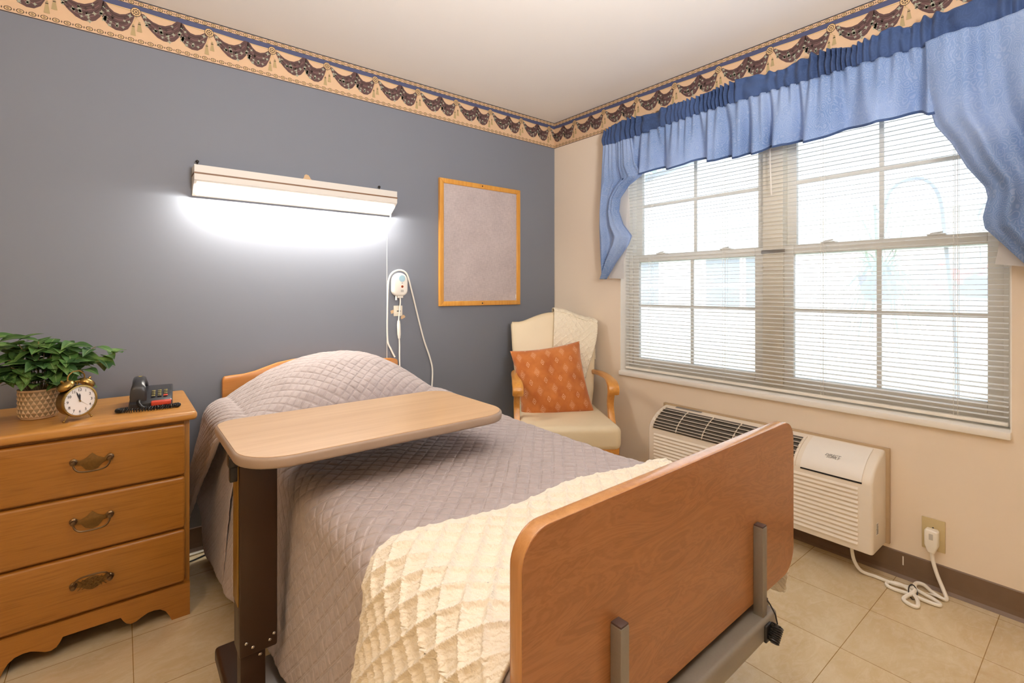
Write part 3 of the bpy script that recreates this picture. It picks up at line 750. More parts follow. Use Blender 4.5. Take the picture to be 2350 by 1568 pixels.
# scalloped apron
ap = [(-2.325, 0), (-2.376, .0), (-2.384, .02), (-2.395, .04), (-2.41, .052), (-2.428, .056), (-2.445, .055), (-2.462, .047), (-2.478, .038), (-2.492, .036), (-2.504, .042), (-2.513, .055), (-2.519, .068)]
cx = (DX0+DX1)/2; half = ap+[(2*cx-x, z) for x, z in ap[::-1]]
outl = [(DX1, .118)]+[(DX1, 0)]+half[1:-1]+[(DX0, 0), (DX0, .118)]
mb = MB(); mb.prism(outl, lambda a, b, d: (a, d, b), DYF+.012, DYF-.01); mb.build('apron', M['oak_front'], dr, smooth=False)
zd = [(.516, .700), (.324, .508), (.128, .316)]
for k, (za, zb_) in enumerate(zd):
    mb = MB().rprism(rrect(DX0+.012, DX1-.014, za, zb_, .011, 4), lambda a, b, d: (a, d, b), DYF+.02, DYF-.016, .009, 3)
    d = mb.build('drawer', M['oak_front'], dr)
    hz = (za+zb_)/2+.004; hx = -2.593; y0 = DYF-.016
    h = MB()
    if k < 2:
        plate = [(-.056, .018), (-.045, .026), (-.03, .014), (-.014, .022), (0, .036), (.014, .022), (.03, .014), (.045, .026), (.056, .018), (.046, .004), (.028, .0), (.016, -.016), (0, -.022), (-.016, -.016), (-.028, 0), (-.046, .004)]
    else:
        plate = [(-.056, .004), (-.045, .012), (-.03, .004), (-.014, .012), (0, .018), (.014, .012), (.03, .004), (.045, .012), (.056, .004), (.046, -.008), (.028, -.012), (.016, -.022), (0, -.028), (-.016, -.022), (-.028, -.012), (-.046, -.008)]
    h.use(M['antique_plate']); h.rprism([(hx+a, hz+b) for a, b in plate], lambda a, b, dd: (a, dd, b), y0, y0-.003, .001, 2)
    if k == 2:
        for q in range(-2, 3):
            h.tube([(hx+q*.011-.014, y0-.004, hz-.02), (hx+q*.011+.014, y0-.004, hz+.012)], .0014, 6); h.tube([(hx+q*.011+.014, y0-.004, hz-.02), (hx+q*.011-.014, y0-.004, hz+.012)], .0014, 6)
    h.use(M['antique'])
    for s_ in (-1, 1):
        h.lathe([(.0105, 0), (.0105, .003), (.006, .006), (.005, .014), (.008, .018), (.0065, .023), (.002, .025)], 12, frame_mat((hx+s_*.046, y0-.002, hz+(.014 if k < 2 else .0)), (1, 0, 0), (0, 0, 1), (0, -1, 0)))
    zz = hz+(.014 if k < 2 else 0); sg = -1 if k < 2 else 1
    h.tube(catmull([(hx-.046, y0-.017, zz), (hx-.043, y0-.022, zz+sg*.016), (hx-.03, y0-.026, zz+sg*.028), (hx, y0-.027, zz+sg*.031), (hx+.03, y0-.026, zz+sg*.028), (hx+.043, y0-.022, zz+sg*.016), (hx+.046, y0-.017, zz)]), .0027, 8)
    ho = h.build('handle', None, d)
    plabel(ho, ['brass bail handle with tarnished backplate', 'dark brass bail handle', 'brass lattice handle with bail turned up'][k])

# potted plant
px, py = -2.742, -.285
pl = thing('potted_plant', 'artificial leafy plant in tan triangle patterned pot on the dresser', 'plant', (px, py, DT))
t1, t2 = plain('pot_tan_glaze', '#c9ab86', .55), plain('pot_taupe_glaze', '#8f7a58', .6)
mb = MB(); rows, n = 6, 22
def pr(z): return .047+.006*min(1, z/.02)-.0*z
for r_ in range(rows):
    z0, z1 = .008+r_*.0145, .008+(r_+1)*.0145
    for k in range(n):
        o_ = .5*(r_ % 2); A = lambda kk: 2*PI*(kk+o_)/n
        pt = lambda kk, z, e=0: (px+(pr(z)+e)*math.cos(A(kk)), py+(pr(z)+e)*math.sin(A(kk)), DT+z)
        mb.use(t1); mb.add([pt(k, z0), pt(k+1, z0), pt(k+.5, z1), pt(k+.5, z0+.005, .0022)], [(0, 1, 3), (1, 2, 3), (2, 0, 3)])
        mb.use(t2); mb.add([pt(k+1, z0), pt(k+1.5, z1), pt(k+.5, z1)], [(0, 1, 2)])
mb.use(t1)
mb.lathe([(.04, 0), (.046, .002), (.0475, .008)], 44, Matrix.Translation((px, py, DT)))
mb.lathe([(.053, .095), (.0545, .097), (.0545, .102), (.051, .102), (.050, .09)], 44, Matrix.Translation((px, py, DT)), False)
mb.build('pot', None, pl, smooth=False, solid=None)
mb = MB().lathe([(.051, .084), (.05, .09), (.02, .093), (.001, .094)], 24, Matrix.Translation((px, py, DT))); mb.build('soil', M['soil'], pl)
def leaf(mb, base, dirn, up, L, W, curl=.3, fold=.25):
    d = Vector(dirn).normalized(); s = d.cross(Vector(up)).normalized(); u = s.cross(d).normalized(); n = 7
    vs = []; uv = []
    for i in range(n+1):
        t = i/n; wd = W*math.sin(PI*t**.75)**.9*(1-.25*t) if 0 < t < 1 else 0
        c = Vector(base)+d*(L*t)+u*(-curl*L*t*t)
        for k in (-1, -.5, 0, .5, 1):
            vs.append(c+s*(wd*k)+u*(fold*wd*abs(k))); uv.append((k, t))
    fs = [(i*5+j, i*5+j+1, (i+1)*5+j+1, (i+1)*5+j) for i in range(n) for j in range(4)]
    mb.add(vs, fs, uv)
fo = MB(); st = MB(); rs = random.Random(11)
tips = [((-.11, .02, .30), 5), ((-.05, -.02, .29), 5), ((.0, -.01, .285), 6), ((.04, .02, .29), 6), ((.09, .02, .27), 6), ((.15, .03, .25), 6), ((.205, .02, .22), 7), ((.17, -.02, .20), 6), ((.12, -.03, .17), 6), ((.06, -.05, .2), 6), ((.0, -.07, .19), 6), ((-.06, -.06, .2), 6), ((-.11, -.06, .17), 6), ((-.16, -.03, .22), 6), ((-.18, .02, .17), 6), ((-.14, -.06, .12), 5), ((-.05, -.08, .14), 5), ((.03, -.08, .13), 5), ((.10, -.06, .13), 5), ((-.08, .05, .26), 5), ((.05, .08, .22), 5), ((.12, .08, .2), 5), ((-.02, .09, .25), 5), ((-.2, -.02, .13), 5)]
for (dx, dy, dz), n in tips:
    a = Vector((px+dx*.12, py+dy*.12, DT+.09)); b = Vector((px+dx, py+dy, DT+dz*.93))
    path = catmull([a, a+Vector((dx*.25, dy*.25, dz*.5)), a+(b-a)*.7+Vector((0, 0, .02)), b], 5); st.tube(path, .0016, 5)
    for k in range(n+3):
        t = .35+.65*k/(n+2); q = path[min(len(path)-1, int(t*(len(path)-1)))]
        ang = rs.uniform(0, 2*PI); dd = Vector((math.cos(ang)*.9+dx*3, math.sin(ang)*.9+dy*2-.25, rs.uniform(-.35, .55)))
        leaf(fo, q, dd, (rs.uniform(-.3, .3), rs.uniform(-.6, .1), 1), rs.uniform(.06, .09), rs.uniform(.019, .027), rs.uniform(.1, .45), rs.uniform(.1, .4))
for k in range(46):
    q = rs.uniform(0, 2*PI); c = (px+.035*math.cos(q), py+.035*math.sin(q), DT+.115+rs.uniform(0, .06))
    leaf(fo, c, (math.cos(q), math.sin(q), rs.uniform(.15, .9)), (0, 0, 1), rs.uniform(.06, .085), rs.uniform(.018, .026), rs.uniform(.1, .4), .25)
def cap_y(m): m.v = [(p[0], min(p[1], -.03), p[2]) for p in m.v]
cap_y(fo); cap_y(st)
fo.build('foliage', M['leaf'], pl, solid=None); st.build('stems', plain('brown_stem', '#7a6a3e', .6), pl)

# alarm clock
ckx, cky = -2.638, -.41
cl = thing('alarm_clock', 'brass twin bell alarm clock on the dresser beside plant pot', 'clock', (ckx, cky, DT), R(36))
def CL(mb, *a, **k): return mb.build(*a, parent=cl, world=False, **k)
CR = .052; czc = .066
fm = frame_mat((0, 0, czc), (1, 0, 0), (0, 0, 1), (0, -1, 0))     # face plane: x right, y up, z to the front
mb = MB().lathe([(.0, -.030), (.030, -.030), (.044, -.026), (.0505, -.016), (.0515, .010), (.0535, .013), (.0545, .017), (.053, .021), (.0485, .0215), (.0475, .018)], 48, fm, False); CL(mb, 'case', M['brass'])
mb = MB().lathe([(.0005, .0165), (.048, .0165)], 48, fm, False); CL(mb, 'dial', plain('white_dial', '#f6f4f2', .4, var=.01), solid=None)
mb = MB(); ink = plain('black_ink', '#26252a', .5)
for k in range(1, 13):
    q = PI/2-k*PI/6; text_mesh(mb, str(k), .0115, ink, .0002, 0) if False else text_mesh(mb, str(k), .0125, fm @ Matrix.Translation((.0365*math.cos(q), .0365*math.sin(q), .0172)), .0002)
    mb.lathe([(.0009, .017), (.0009, .0176)], 8, fm @ Matrix.Translation((.0452*math.cos(q), .0452*math.sin(q), 0)))
o = CL(mb, 'numerals', ink, smooth=False)
for nm, ang, L, wd, z in (('minute_hand', R(90+19), .035, .0022, .0188), ('hour_hand', R(90+3), .026, .0026, .0182)):
    mb = MB(); m_ = fm @ Matrix.Rotation(ang, 4, 'Z')
    mb.add([m_ @ Vector(p) for p in ((-.004, -wd*.5, z), (L*.7, -wd, z), (L, 0, z), (L*.7, wd, z), (-.004, wd*.5, z))], [(0, 1, 2, 3, 4)]); CL(mb, nm, ink, smooth=False, solid=.0004)
mb = MB(); m_ = fm @ Matrix.Rotation(R(-40), 4, 'Z'); mb.add([m_ @ Vector(p) for p in ((-.006, -.0006, .0194), (.03, -.0003, .0194), (.03, .0003, .0194), (-.006, .0006, .0194))], [(0, 1, 2, 3)])
mb.lathe([(.0022, .0165), (.0022, .0205), (.0005, .021)], 10, fm); CL(mb, 'alarm_hand', M['brass'], smooth=False, solid=None)
for s_ in (-1, 1):
    m_ = frame_mat((s_*.031, 0, czc+.054), (math.cos(R(35)), 0, -s_*math.sin(R(35))), (0, 1, 0), (s_*math.sin(R(35)), 0, math.cos(R(35))))
    mb = MB().lathe([(.024, -.004), (.025, 0), (.0235, .007), (.018, .012), (.009, .015), (.003, .016)], 28, m_); mb.lathe([(.003, .015), (.004, .019), (.0035, .023), (.001, .025)], 10, m_); mb.lathe([(.002, -.016), (.002, 0)], 8, m_)
    CL(mb, 'bell', M['brass'])
mb = MB().tube(catmull([(-.026, 0, czc+.07), (-.024, 0, czc+.086), (-.012, 0, czc+.098), (0, 0, czc+.1), (.012, 0, czc+.098), (.024, 0, czc+.086), (.026, 0, czc+.07)]), .0022, 8); CL(mb, 'carry_handle', M['brass'])
mb = MB().tube([(0, -.004, czc+.05), (0, -.004, czc+.066)], .0014, 6); mb.tube([(-.008, -.004, czc+.066), (.008, -.004, czc+.066)], .003, 8); CL(mb, 'hammer', M['brass'])
for s_ in (-1, 1):
    mb = MB().tube([(s_*.028, -.006, czc-.042), (s_*.042, -.008, .0035)], [.0028, .0022], 8); mb.ball((s_*.042, -.008, .004), .004, seg=10); CL(mb, 'foot', M['brass'])

# telephone
tx, ty = -2.425, -.285
ph_ = thing('telephone', 'black desk telephone with red key at dresser corner', 'telephone', (tx, ty, DT), R(-4))
def PH(mb, nm, m, par=None, **k):
    o = mb.build(nm, m, parent=par or ph_, world=False, **k); return o
mb = MB(); mb.rprism([(-.095, .006), (.095, .006), (.095, .058), (.07, .060), (-.085, .030), (-.095, .022)], lambda a, b, d: (d, a, b), -.066, .066, .006, 3); base_o = PH(mb, 'base', M['phone'])
mb = MB(); mb.box(-.012, .056, .02, .075, -.001, .0012, .0005, mat=Matrix.Translation((0, 0, .045)) @ Matrix.Rotation(R(11), 4, 'X')); plabel(PH(mb, 'card_window', plain('grey_card', '#49494b', .25)), 'dark grey card window')
sl = lambda y: .0315+(y+.085)*.1935
for i in range(3):
    for j in range(4):
        xx, y_ = .006+i*.019, -.055+j*.017
        m_ = Matrix.Translation((xx, y_, sl(y_)+.001)) @ Matrix.Rotation(R(11), 4, 'X')
        red = (i == 2 and j == 0)
        mb = MB().box(-.0068, .0068, -.005, .005, 0, .004, .0012, mat=m_); k_ = PH(mb, 'key', M['red_plastic'] if red else M['phone'])
        if red: plabel(k_, 'red key')
        else:
            mb = MB(); mb.box(-.005, .001, -.0012, .0012, .0038, .0043, mat=m_); mb.box(.002, .005, -.003, .003, .0038, .0043, mat=m_); plabel(mb.build('digit', M['yellow_print'], k_, world=False, smooth=False), 'yellow print')
mb = MB().box(.0, .062, -.108, -.09, .012, .03, .004, 3); plabel(PH(mb, 'message_lamp', M['red_plastic']), 'red lamp bar')
# handset
mb = MB(); path = [(-.085, .052), (-.075, .075), (-.045, .092), (0, .098), (.045, .092), (.075, .075), (.085, .055)]
hs = catmull([(-.038, y, z) for y, z in path], 5)
for i in range(len(hs)): pass
ring = []
nr = 14; P = np.zeros((nr, len(hs), 3))
for i, c in enumerate(hs):
    t = i/(len(hs)-1); e_ = abs(t-.5)*2; wx = .020+.006*smooth01((e_-.5)/.4); wz = .013+.016*smooth01((e_-.55)/.35)
    endc = 1 if e_ < .9 else max(.15, 1-((e_-.9)/.1)**2*.5)
    for k in range(nr):
        q = 2*PI*k/nr; P[k, i] = (c[0]+wx*endc*np.sign(math.cos(q))*abs(math.cos(q))**.6, c[1], c[2]-(.012*smooth01((e_-.55)/.35))+wz*endc*np.sign(math.sin(q))*abs(math.sin(q))**.6)
mb.grid(P, closed_u=True); mb.add([tuple(P[k, 0]) for k in range(nr)], [tuple(range(nr))]); mb.add([tuple(P[k, -1]) for k in range(nr)], [tuple(range(nr))])
ho = PH(mb, 'handset', M['phone'])
mb = MB(); mb.lathe([(.004, .0), (.004, .0006)], 6, Matrix.Translation((-.036, -.005, .1112))); mb.box(-.042, -.03, .0005, .003, .111, .1118); plabel(mb.build('emblem', M['yellow_print'], ho, world=False, smooth=False), 'small yellow emblem')
# coiled cord
cp = catmull([(-.036, -.092, .034), (-.034, -.104, .022), (-.02, -.112, .009), (.02, -.116, .0085), (.06, -.112, .0085), (.082, -.105, .0085), (.082, -.122, .0085), (.05, -.132, .0085), (0, -.136, .0085), (-.05, -.132, .0085), (-.085, -.122, .0085), (-.098, -.105, .0085), (-.088, -.092, .0085), (-.068, -.085, .008)], 30)
hp = []; turns = 78; N = len(cp)
for i in range(N*3):
    f = i/(N*3-1)*(N-1); a = int(min(f, N-2)); c = cp[a].lerp(cp[a+1], f-a); t = (cp[a+1]-cp[a]).normalized(); s_ = t.cross(Vector((0, 0, 1))).normalized(); u = s_.cross(t); q = 2*PI*turns*i/(N*3); hp.append(c+s_*.0056*math.cos(q)+u*.0056*math.sin(q))
mb = MB().tube(hp, .0017, 5); PH(mb, 'coiled_cord', M['black'])

# ------------------------------------------------------------------ bed
BA = R(1.19); BO = (-1.714, -.06, 0)
bed = thing('hospital_bed', 'adjustable bed with wooden headboard and cherry laminate footboard', 'bed', BO, BA)
def BD(mb, nm, m=None, par=None, **k): return mb.build(nm, m, parent=par or bed, world=False, **k)
hb = [(-.44, .3), (-.44, .765), (-.437, .777), (-.43, .784), (-.40, .786), (-.35, .788), (-.30, .797), (-.25, .813), (-.2, .828), (-.13, .838), (-.05, .843), (.05, .843), (.13, .838), (.2, .828), (.25, .818), (.31, .806), (.36, .799), (.40, .797), (.43, .79), (.438, .782), (.44, .77), (.44, .3)]
mb = MB(); mb.rprism(hb, lambda a, b, d: (a, d, b), .04, .015, .003, 2); BD(mb, 'headboard', M['head_wood'])
FY = -2.073
fp = rrect(-.442, .442, .503, .866, [.055, .055, .05, .05], 10)
mb = MB(); mb.use(M['ply_edge']); n = len(fp)
mb.rprism(fp, lambda a, b, d: (a, d, b), FY+.012, FY-.012, .002, 2)
fbo = None
mb2 = MB(); mb2.prism([(a*.9985, .69+(b-.69)*.996) for a, b in fp], lambda a, b, d: (a, d, b), FY-.0115, FY-.0128); mb2.prism([(a*.9985, .69+(b-.69)*.996) for a, b in fp], lambda a, b, d: (a, d, b), FY+.0115, FY+.0128)
fbo = BD(mb, 'footboard', None); BD(mb2, 'laminate_face', M['cherry'], fbo, smooth=False)
fbo['label'] = 'footboard with lighter plywood edge'
# frame, crossbars, posts
mb = MB()
mb.box(-.28, .28, -2.113, -2.03, .436, .484, .009, 3); mb.box(-.25, .25, -2.05, -1.98, .40, .44); BD(mb, 'foot_crossbar', M['steel_paint'])
for x in (-.2535, .2315):
    mb = MB().box(x-.0105, x+.0105, -2.107, -2.0855, .47, .674, .0025); p_ = BD(mb, 'post', M['steel_paint'])
    mb = MB().box(x-.0095, x+.0095, -2.106, -2.0865, .674, .677, .001); plabel(BD(mb, 'post_cap', M['steel_cap'], p_), 'brown end cap')
mb = MB()
for s_ in (-1, 1): mb.box(s_*.36-.02, s_*.36+.02, FY+.02, -.05, .38, .43)
mb.box(-.36, .36, -.10, -.05, .36, .43); mb.box(-.36, .36, -1.0, -.95, .38, .43); BD(mb, 'frame', M['steel_paint'])
MB_ = MB().box(-.425, .425, FY+.06, -.045, .44, .635, .03, 3); BD(MB_, 'mattress', plain('navy_mattress', '#5b5e72', .7))
for (x, y) in ((-.33, -.42), (.33, -.42), (-.33, -1.75), (.33, -1.75)):
    mb = MB().box(x-.02, x+.02, y-.02, y+.02, .11, .39); lg = BD(mb, 'leg', M['steel_paint'])
    mb = MB().lathe([(.0, -.014), (.045, -.014), (.05, -.008), (.05, .008), (.045, .014), (.0, .014)], 24, frame_mat((x, y, .051), (0, 1, 0), (0, 0, 1), (1, 0, 0)), False)
    mb.box(x-.022, x+.022, y-.03, y+.03, .09, .112, .004); plabel(BD(mb, 'caster', M['black'], lg), 'black caster wheel')
# release pin with coil spring
mb = MB()
ax = Vector((.5, -.1, .86)).normalized(); sa = ax.cross(Vector((0, 1, 0))).normalized(); sb = ax.cross(sa)
hel = [Vector((.232, -2.127, .457))+ax*(.034*(q/(2*PI*8)-.5))+sa*.011*math.cos(q)+sb*.011*math.sin(q) for q in np.linspace(0, 2*PI*8, 140)]
mb.tube(hel, .0019, 6); mb.tube([Vector((.232, -2.127, .457))-ax*.018, Vector((.232, -2.127, .457))+ax*.018], .007, 8)
mb.tube([(.243, -2.127, .472), (.246, -2.122, .488), (.243, -2.112, .507), (.2425, -2.105, .515)], .0016, 6); mb.ball((.2425, -2.105, .516), .003, seg=8); mb.box(.212, .24, -2.118, -2.111, .438, .474, .003)
plabel(BD(mb, 'release_pin', M['black']), 'black release pin with coil spring')

# bedspread: draped quilted panel
def cross(sv, half, top, r, dropL, dropR, flareL, flareR):
    """cross section point at signed arc length sv"""
    pass
def drape(sv, half, top, r, flare):
    """arrays: signed arc length -> (x, z) across bed with rounded shoulders and flaring sides"""
    a = np.abs(sv); sg = np.sign(sv); flatl = half-r; arc = r*PI/2
    q = np.clip((a-flatl)/r, 0, PI/2)
    x = np.minimum(a, flatl)+r*np.sin(q); z = top-r*(1-np.cos(q))
    d = np.maximum(0, a-flatl-arc)
    fl = np.where(sg < 0, flare[0], flare[1])
    x = x+d*fl; z = z-d*np.sqrt(np.maximum(0, 1-fl*fl)); return sg*x, z
def quilt(u, v, s, amp):
    pa = np.abs(((u+v)/s) % 1-.5)*2; pb_ = np.abs(((u-v)/s) % 1-.5)*2
    f = (1-pa**4)*(1-pb_**4)
    return amp*np.sqrt(np.maximum(f, 0))
TOPZ = .662
def bl_half(y): return .452
nv, nu = 440, 400
V = np.linspace(-.42, -2.057, nv)
sgrid = np.linspace(0, 1, nu)
P = np.zeros((nv, nu, 3)); UV = np.zeros((nv, nu, 2))
for i, y in enumerate(V):
    hz = np.interp(-y, [.42, .6, 1.2, 1.5, 2.06], [.07, .085, .15, .20, .26])
    hemL = (TOPZ-hz-.07)/.995
    Ls = .452-.07+.11+hemL; Rs = .452-.07+.11+float(np.interp(-y, [1.2, 1.75], [.36, .07]))
    sv = -Ls+(Ls+Rs)*sgrid
    fl = np.interp(-y, [.3, .9, 1.5, 2.06], [.13, .09, .05, .06])
    top = TOPZ+.006*np.sin(y*5)
    x, z = drape(sv, .455, top, .07, (fl, .06))
    d = np.maximum(0, -x-.43)
    x = x-.006*np.sin(y*21+sv*6)*np.minimum(1, np.maximum(0, (np.abs(x)-.42)*10))
    P[i, :, 0] = x; P[i, :, 1] = y; P[i, :, 2] = z
    UV[i, :, 0] = sv; UV[i, :, 1] = y
UU, VV = UV[..., 0], UV[..., 1]
side = np.minimum(1, np.maximum(0, (np.abs(UU)-.44)/.08))
D = quilt(UU, VV, .047, .0036)*(1-.55*side)+.004*vnoise(UU*9, VV*9, 2)+.0015*vnoise(UU*40, VV*40, 5)
P = displace(P, -D if np.cross(P[1, 200]-P[0, 200], P[0, 201]-P[0, 200])[2] < 0 else D)
# head edge on the left: the panel hangs on to the wall side of the pillow, corner rounded
sp = thing('bedspread', 'taupe diamond quilted bedspread pulled over the pillow and bed', 'bedspread', BO, BA)
def SP(mb, nm, m, **k): return mb.build(nm, m, parent=sp, world=False, **k)
mb = MB(); mb.grid(P, UV); SP(mb, 'quilt_panel', M['spread'], solid=.003)
# left side panel towards the head, with the rounded lower corner
n1, n2 = 70, 90; P = np.zeros((n1, n2, 3)); UV = np.zeros((n1, n2, 2))
for i in range(n1):
    f = i/(n1-1)
    for j in range(n2):
        g = j/(n2-1)
        y = -.05-.40*f
        hz = .10+.16*(1-smooth01(f/.45))**2 - .03*f
        z = .635-(.635-hz)*g
        x = -.462-.085*g*(1-.35*f)-.004*math.sin(y*30+z*8)
        P[i, j] = (x, y, z); UV[i, j] = (-.452-(.66-z), y)
D = quilt(UV[..., 0], UV[..., 1], .047, .0016)+.003*vnoise(UV[..., 0]*12, UV[..., 1]*12, 8)
P = displace(P, D); mb = MB(); mb.grid(P, UV); SP(mb, 'side_panel', M['spread'], solid=.003)
# the section folded over the pillow, turning down into a hanging flap on the left
n1 = 170; t = np.linspace(0, 1, n1)          # head -> front crease -> tucked under
yl = np.interp(t, [0, .12, .35, .6, .78, .88, .94, 1], [-.035, -.06, -.19, -.35, -.485, -.535, -.53, -.49])
zl = np.interp(t, [0, .12, .35, .6, .78, .88, .94, 1], [.60, .83, 1.0, .90, .50, .16, .03, 0])
k_ = np.ones(11)/11
yl = np.convolve(np.pad(yl, 5, mode='edge'), k_, 'valid'); zl = np.convolve(np.pad(zl, 5, mode='edge'), k_, 'valid')
DROP = .56; aa = np.concatenate([np.linspace(-.435-DROP, -.435, 84)[:-1], np.linspace(-.435, .455, 170), np.linspace(.455, .56, 16)[1:]])
n2 = len(aa); P = np.zeros((n1, n2, 3)); UV = np.zeros((n1, n2, 2)); x0 = -.035; rr = .09
for j, sj in enumerate(aa):
    xc = min(max(sj, -.435), .455)
    wx = (xc-x0)/(.47 if xc > x0 else .44)
    b = max(0, 1-abs(wx)**(2.4 if xc > x0 else 2.0))**(.9 if xc > x0 else 1.0)
    ztop = .672+.215*zl*b
    d = max(0, -sj-.435); dr_ = max(0, sj-.455)
    g = d/DROP; yf = np.interp(g, [0, .15, .38, .6, .9, 1], [-.53, -.45, -.30, -.19, -.08, -.06])
    y = -.03+(yl+.03)*((yf+.03)/-.50)
    dd = d if d else dr_
    q = min(dd/rr, PI/2); sgn = -1 if d else 1
    rest = max(0, dd-rr*PI/2)
    x = xc+sgn*(rr*math.sin(q)+rest*.16-.02*(0 if dd == 0 else 1)*0)
    z = ztop-rr*(1-math.cos(q))-rest*.985
    P[:, j, 0] = x+(.008*np.sin(y*16+sj*9)*min(1, rest*8))*1.0; P[:, j, 1] = y+(.05*max(0, xc)/.5)*smooth01((t-.4)/.4); P[:, j, 2] = z
    UV[:, j, 0] = sj; UV[:, j, 1] = -np.cumsum(np.hypot(np.gradient(yl), np.gradient(ztop)))
D = quilt(UV[..., 0], UV[..., 1], .047, .0036)+.004*vnoise(UV[..., 0]*10, UV[..., 1]*10, 12)
nz = np.cross(np.gradient(P, axis=0), np.gradient(P, axis=1))[20, 160, 2]
P = displace(P, D if nz > 0 else -D)
mb = MB(); mb.grid(P, UV); ir = int(n1*.9)
mb.tube([tuple(P[ir, j]) for j in range(0, 84)], .008, 8)
SP(mb, 'pillow_fold', M['spread'], solid=.004)

# knitted throw over the foot of the bed
def knit_disp(u, v, s, amp):
    pa = np.abs(((u+v)/s) % 1-.5)*2; pb_ = np.abs(((u-v)/s) % 1-.5)*2
    ra = np.exp(-((1-pa)/.24)**2); rb = np.exp(-((1-pb_)/.24)**2)
    wv = .09*np.sin(2*PI*(u-v)/.0165)*ra+.09*np.sin(2*PI*(u+v)/.0165)*rb
    fillp = .06*np.sin(2*PI*(u*.6+v)/.015)*(1-np.maximum(ra, rb))
    return amp*(np.maximum(ra, rb)+.35*np.minimum(ra, rb)+wv+fillp)
nu, nv = 600, 170
P = np.zeros((nv, nu, 3)); UV = np.zeros((nv, nu, 2)); sg_ = np.linspace(0, 1, nu)
for i in range(nv):
    f = i/(nv-1)
    Ls, Rs = .40+.11+.50, .40+.11+.22
    sv = -Ls+(Ls+Rs)*sg_
    x, z = drape(sv, .472, TOPZ+.022, .085, (.13, .16))
    d = np.maximum(0, np.abs(sv)-.50)
    yh = -1.665-.03*np.sin(sv*3+.4)+.012*np.sin(sv*14)
    yfoot = -2.045+.16*np.minimum(1, d*2.2)**1.2*(sv < 0)+.02*np.sin(sv*9)*(d > 0)
    y = yh*(1-f)+yfoot*f
    edge = math.exp(-(f/.05)**2)*.006
    P[i, :, 0] = x-.010*np.sin(y*24+1)*np.minimum(1, d*6)*np.sign(-sv); P[i, :, 1] = y; P[i, :, 2] = z+.004*np.sin(sv*11+y*7)-edge
    UV[i, :, 0] = sv; UV[i, :, 1] = y
D = knit_disp(UV[..., 0], UV[..., 1], .060, .0095)
ff = np.linspace(0, 1, nv)[:, None]; D = D*np.clip(np.minimum(ff, 1-ff)/.12, .3, 1)
nz = np.cross(np.gradient(P, axis=0), np.gradient(P, axis=1))[85, 330, 2]
P = displace(P, D if nz > 0 else -D)
mb = MB(); mb.grid(P, UV)
th = mb.build('knit_throw', M['knit'], loc=None, solid=None)
th.location = BO; th.rotation_euler = (0, 0, BA); md = th.modifiers.new('thickness', 'SOLIDIFY'); md.thickness = .008; md.offset = -1 if nz > 0 else 1
tag(th, 'cream chunky knit throw folded across foot of the bed', 'blanket')

# ------------------------------------------------------------------ overbed table
ot = thing('overbed_table', 'rolling overbed table with maple laminate top and brown column', 'table', (-2.24, -1.2, 0))
mb = MB(); top = rrect(-2.312, -1.545, -1.437, -.985, [.11, .10, .08, .06], 10)
mb.use(plain('taupe_edge_band', '#a08a78', .4)); mb.rprism(top, lambda a, b, d: (a, b, d), .773, .7995, .007, 3); edge_o = mb.build('table_top', None, ot)
mb = MB(); c = np.array(top).mean(0); mb.prism([(c[0]+(a-c[0])*.985, c[1]+(b-c[1])*.975) for a, b in top], lambda a, b, d: (a, b, d), .7985, .8005); plabel(mb.build('laminate', M['table_lam'], edge_o, smooth=False), 'maple laminate surface')
mb = MB().box(-2.286, -2.196, -1.25, -1.175, .25, .774, .006); mb.build('column', M['column'], ot)
mb = MB().box(-2.2885, -2.2855, -1.243, -1.18, .38, .745, .001); plabel(mb.build('column_strip', M['brass_strip'], ot), 'olive brass strip')
mb = MB().box(-2.281, -2.222, -1.235, -1.19, .07, .26, .003); mb.build('inner_column', M['column_inner'], ot)
for x, z in ((-2.27, .285), (-2.205, .285), (-2.255, .27), (-2.215, .272)):
    plabel(MB().ball((x, -1.2505, z), .0042, (1, .6, 1), 10).build('bolt', M['chrome'], ot), 'steel bolt head')
plabel(MB().ball((-2.235, -1.2355, .235), .0048, (1, .6, 1), 10).build('bolt', M['chrome'], ot), 'steel bolt head')
mb = MB().box(-2.25, -1.7, -1.30, -1.12, .735, .773, .004); mb.build('support_plate', M['column_inner'], ot)
mb = MB().rprism(rrect(-.017, .017, -.015, .015, .006, 3), lambda a, b, d: (-2.287-d, -1.235+a, .752+b), 0, .022, .004, 2); mb.box(-2.306, -2.288, -1.245, -1.225, .70, .745, .003)
plabel(mb.build('height_lever', M['black'], ot), 'black height lever')
mb = MB().box(-2.298, -2.236, -1.50, -.925, .062, .105, .01, 3); mb.build('base_bar', M['column'], ot)
mb = MB().box(-2.24, -1.72, -1.26, -1.05, .078, .098, .003); plabel(mb.build('base_plate', M['grey_steel'], ot), 'grey steel base plate')
for (x, y) in ((-2.267, -.955), (-2.267, -1.47), (-1.75, -1.08), (-1.75, -1.23)):
    mb = MB().lathe([(.0, -.011), (.026, -.011), (.029, -.006), (.029, .006), (.026, .011), (.0, .011)], 20, frame_mat((x, y, .0295), (0, 1, 0), (0, 0, 1), (1, 0, 0)), False)
    mb.tube([(x, y, .05), (x, y, .08)], .008, 8); plabel(mb.build('caster', M['black'], ot), 'black caster')

# ------------------------------------------------------------------ armchair
CA = math.atan2(-.577, .817); CO = (-.45, -.52, 0)
ch = thing('armchair', 'cream upholstered armchair with honey wood arms in room corner', 'armchair', CO, CA)
def CHB(mb, nm, m, par=None, **k): return mb.build(nm, m, parent=par or ch, world=False, **k)
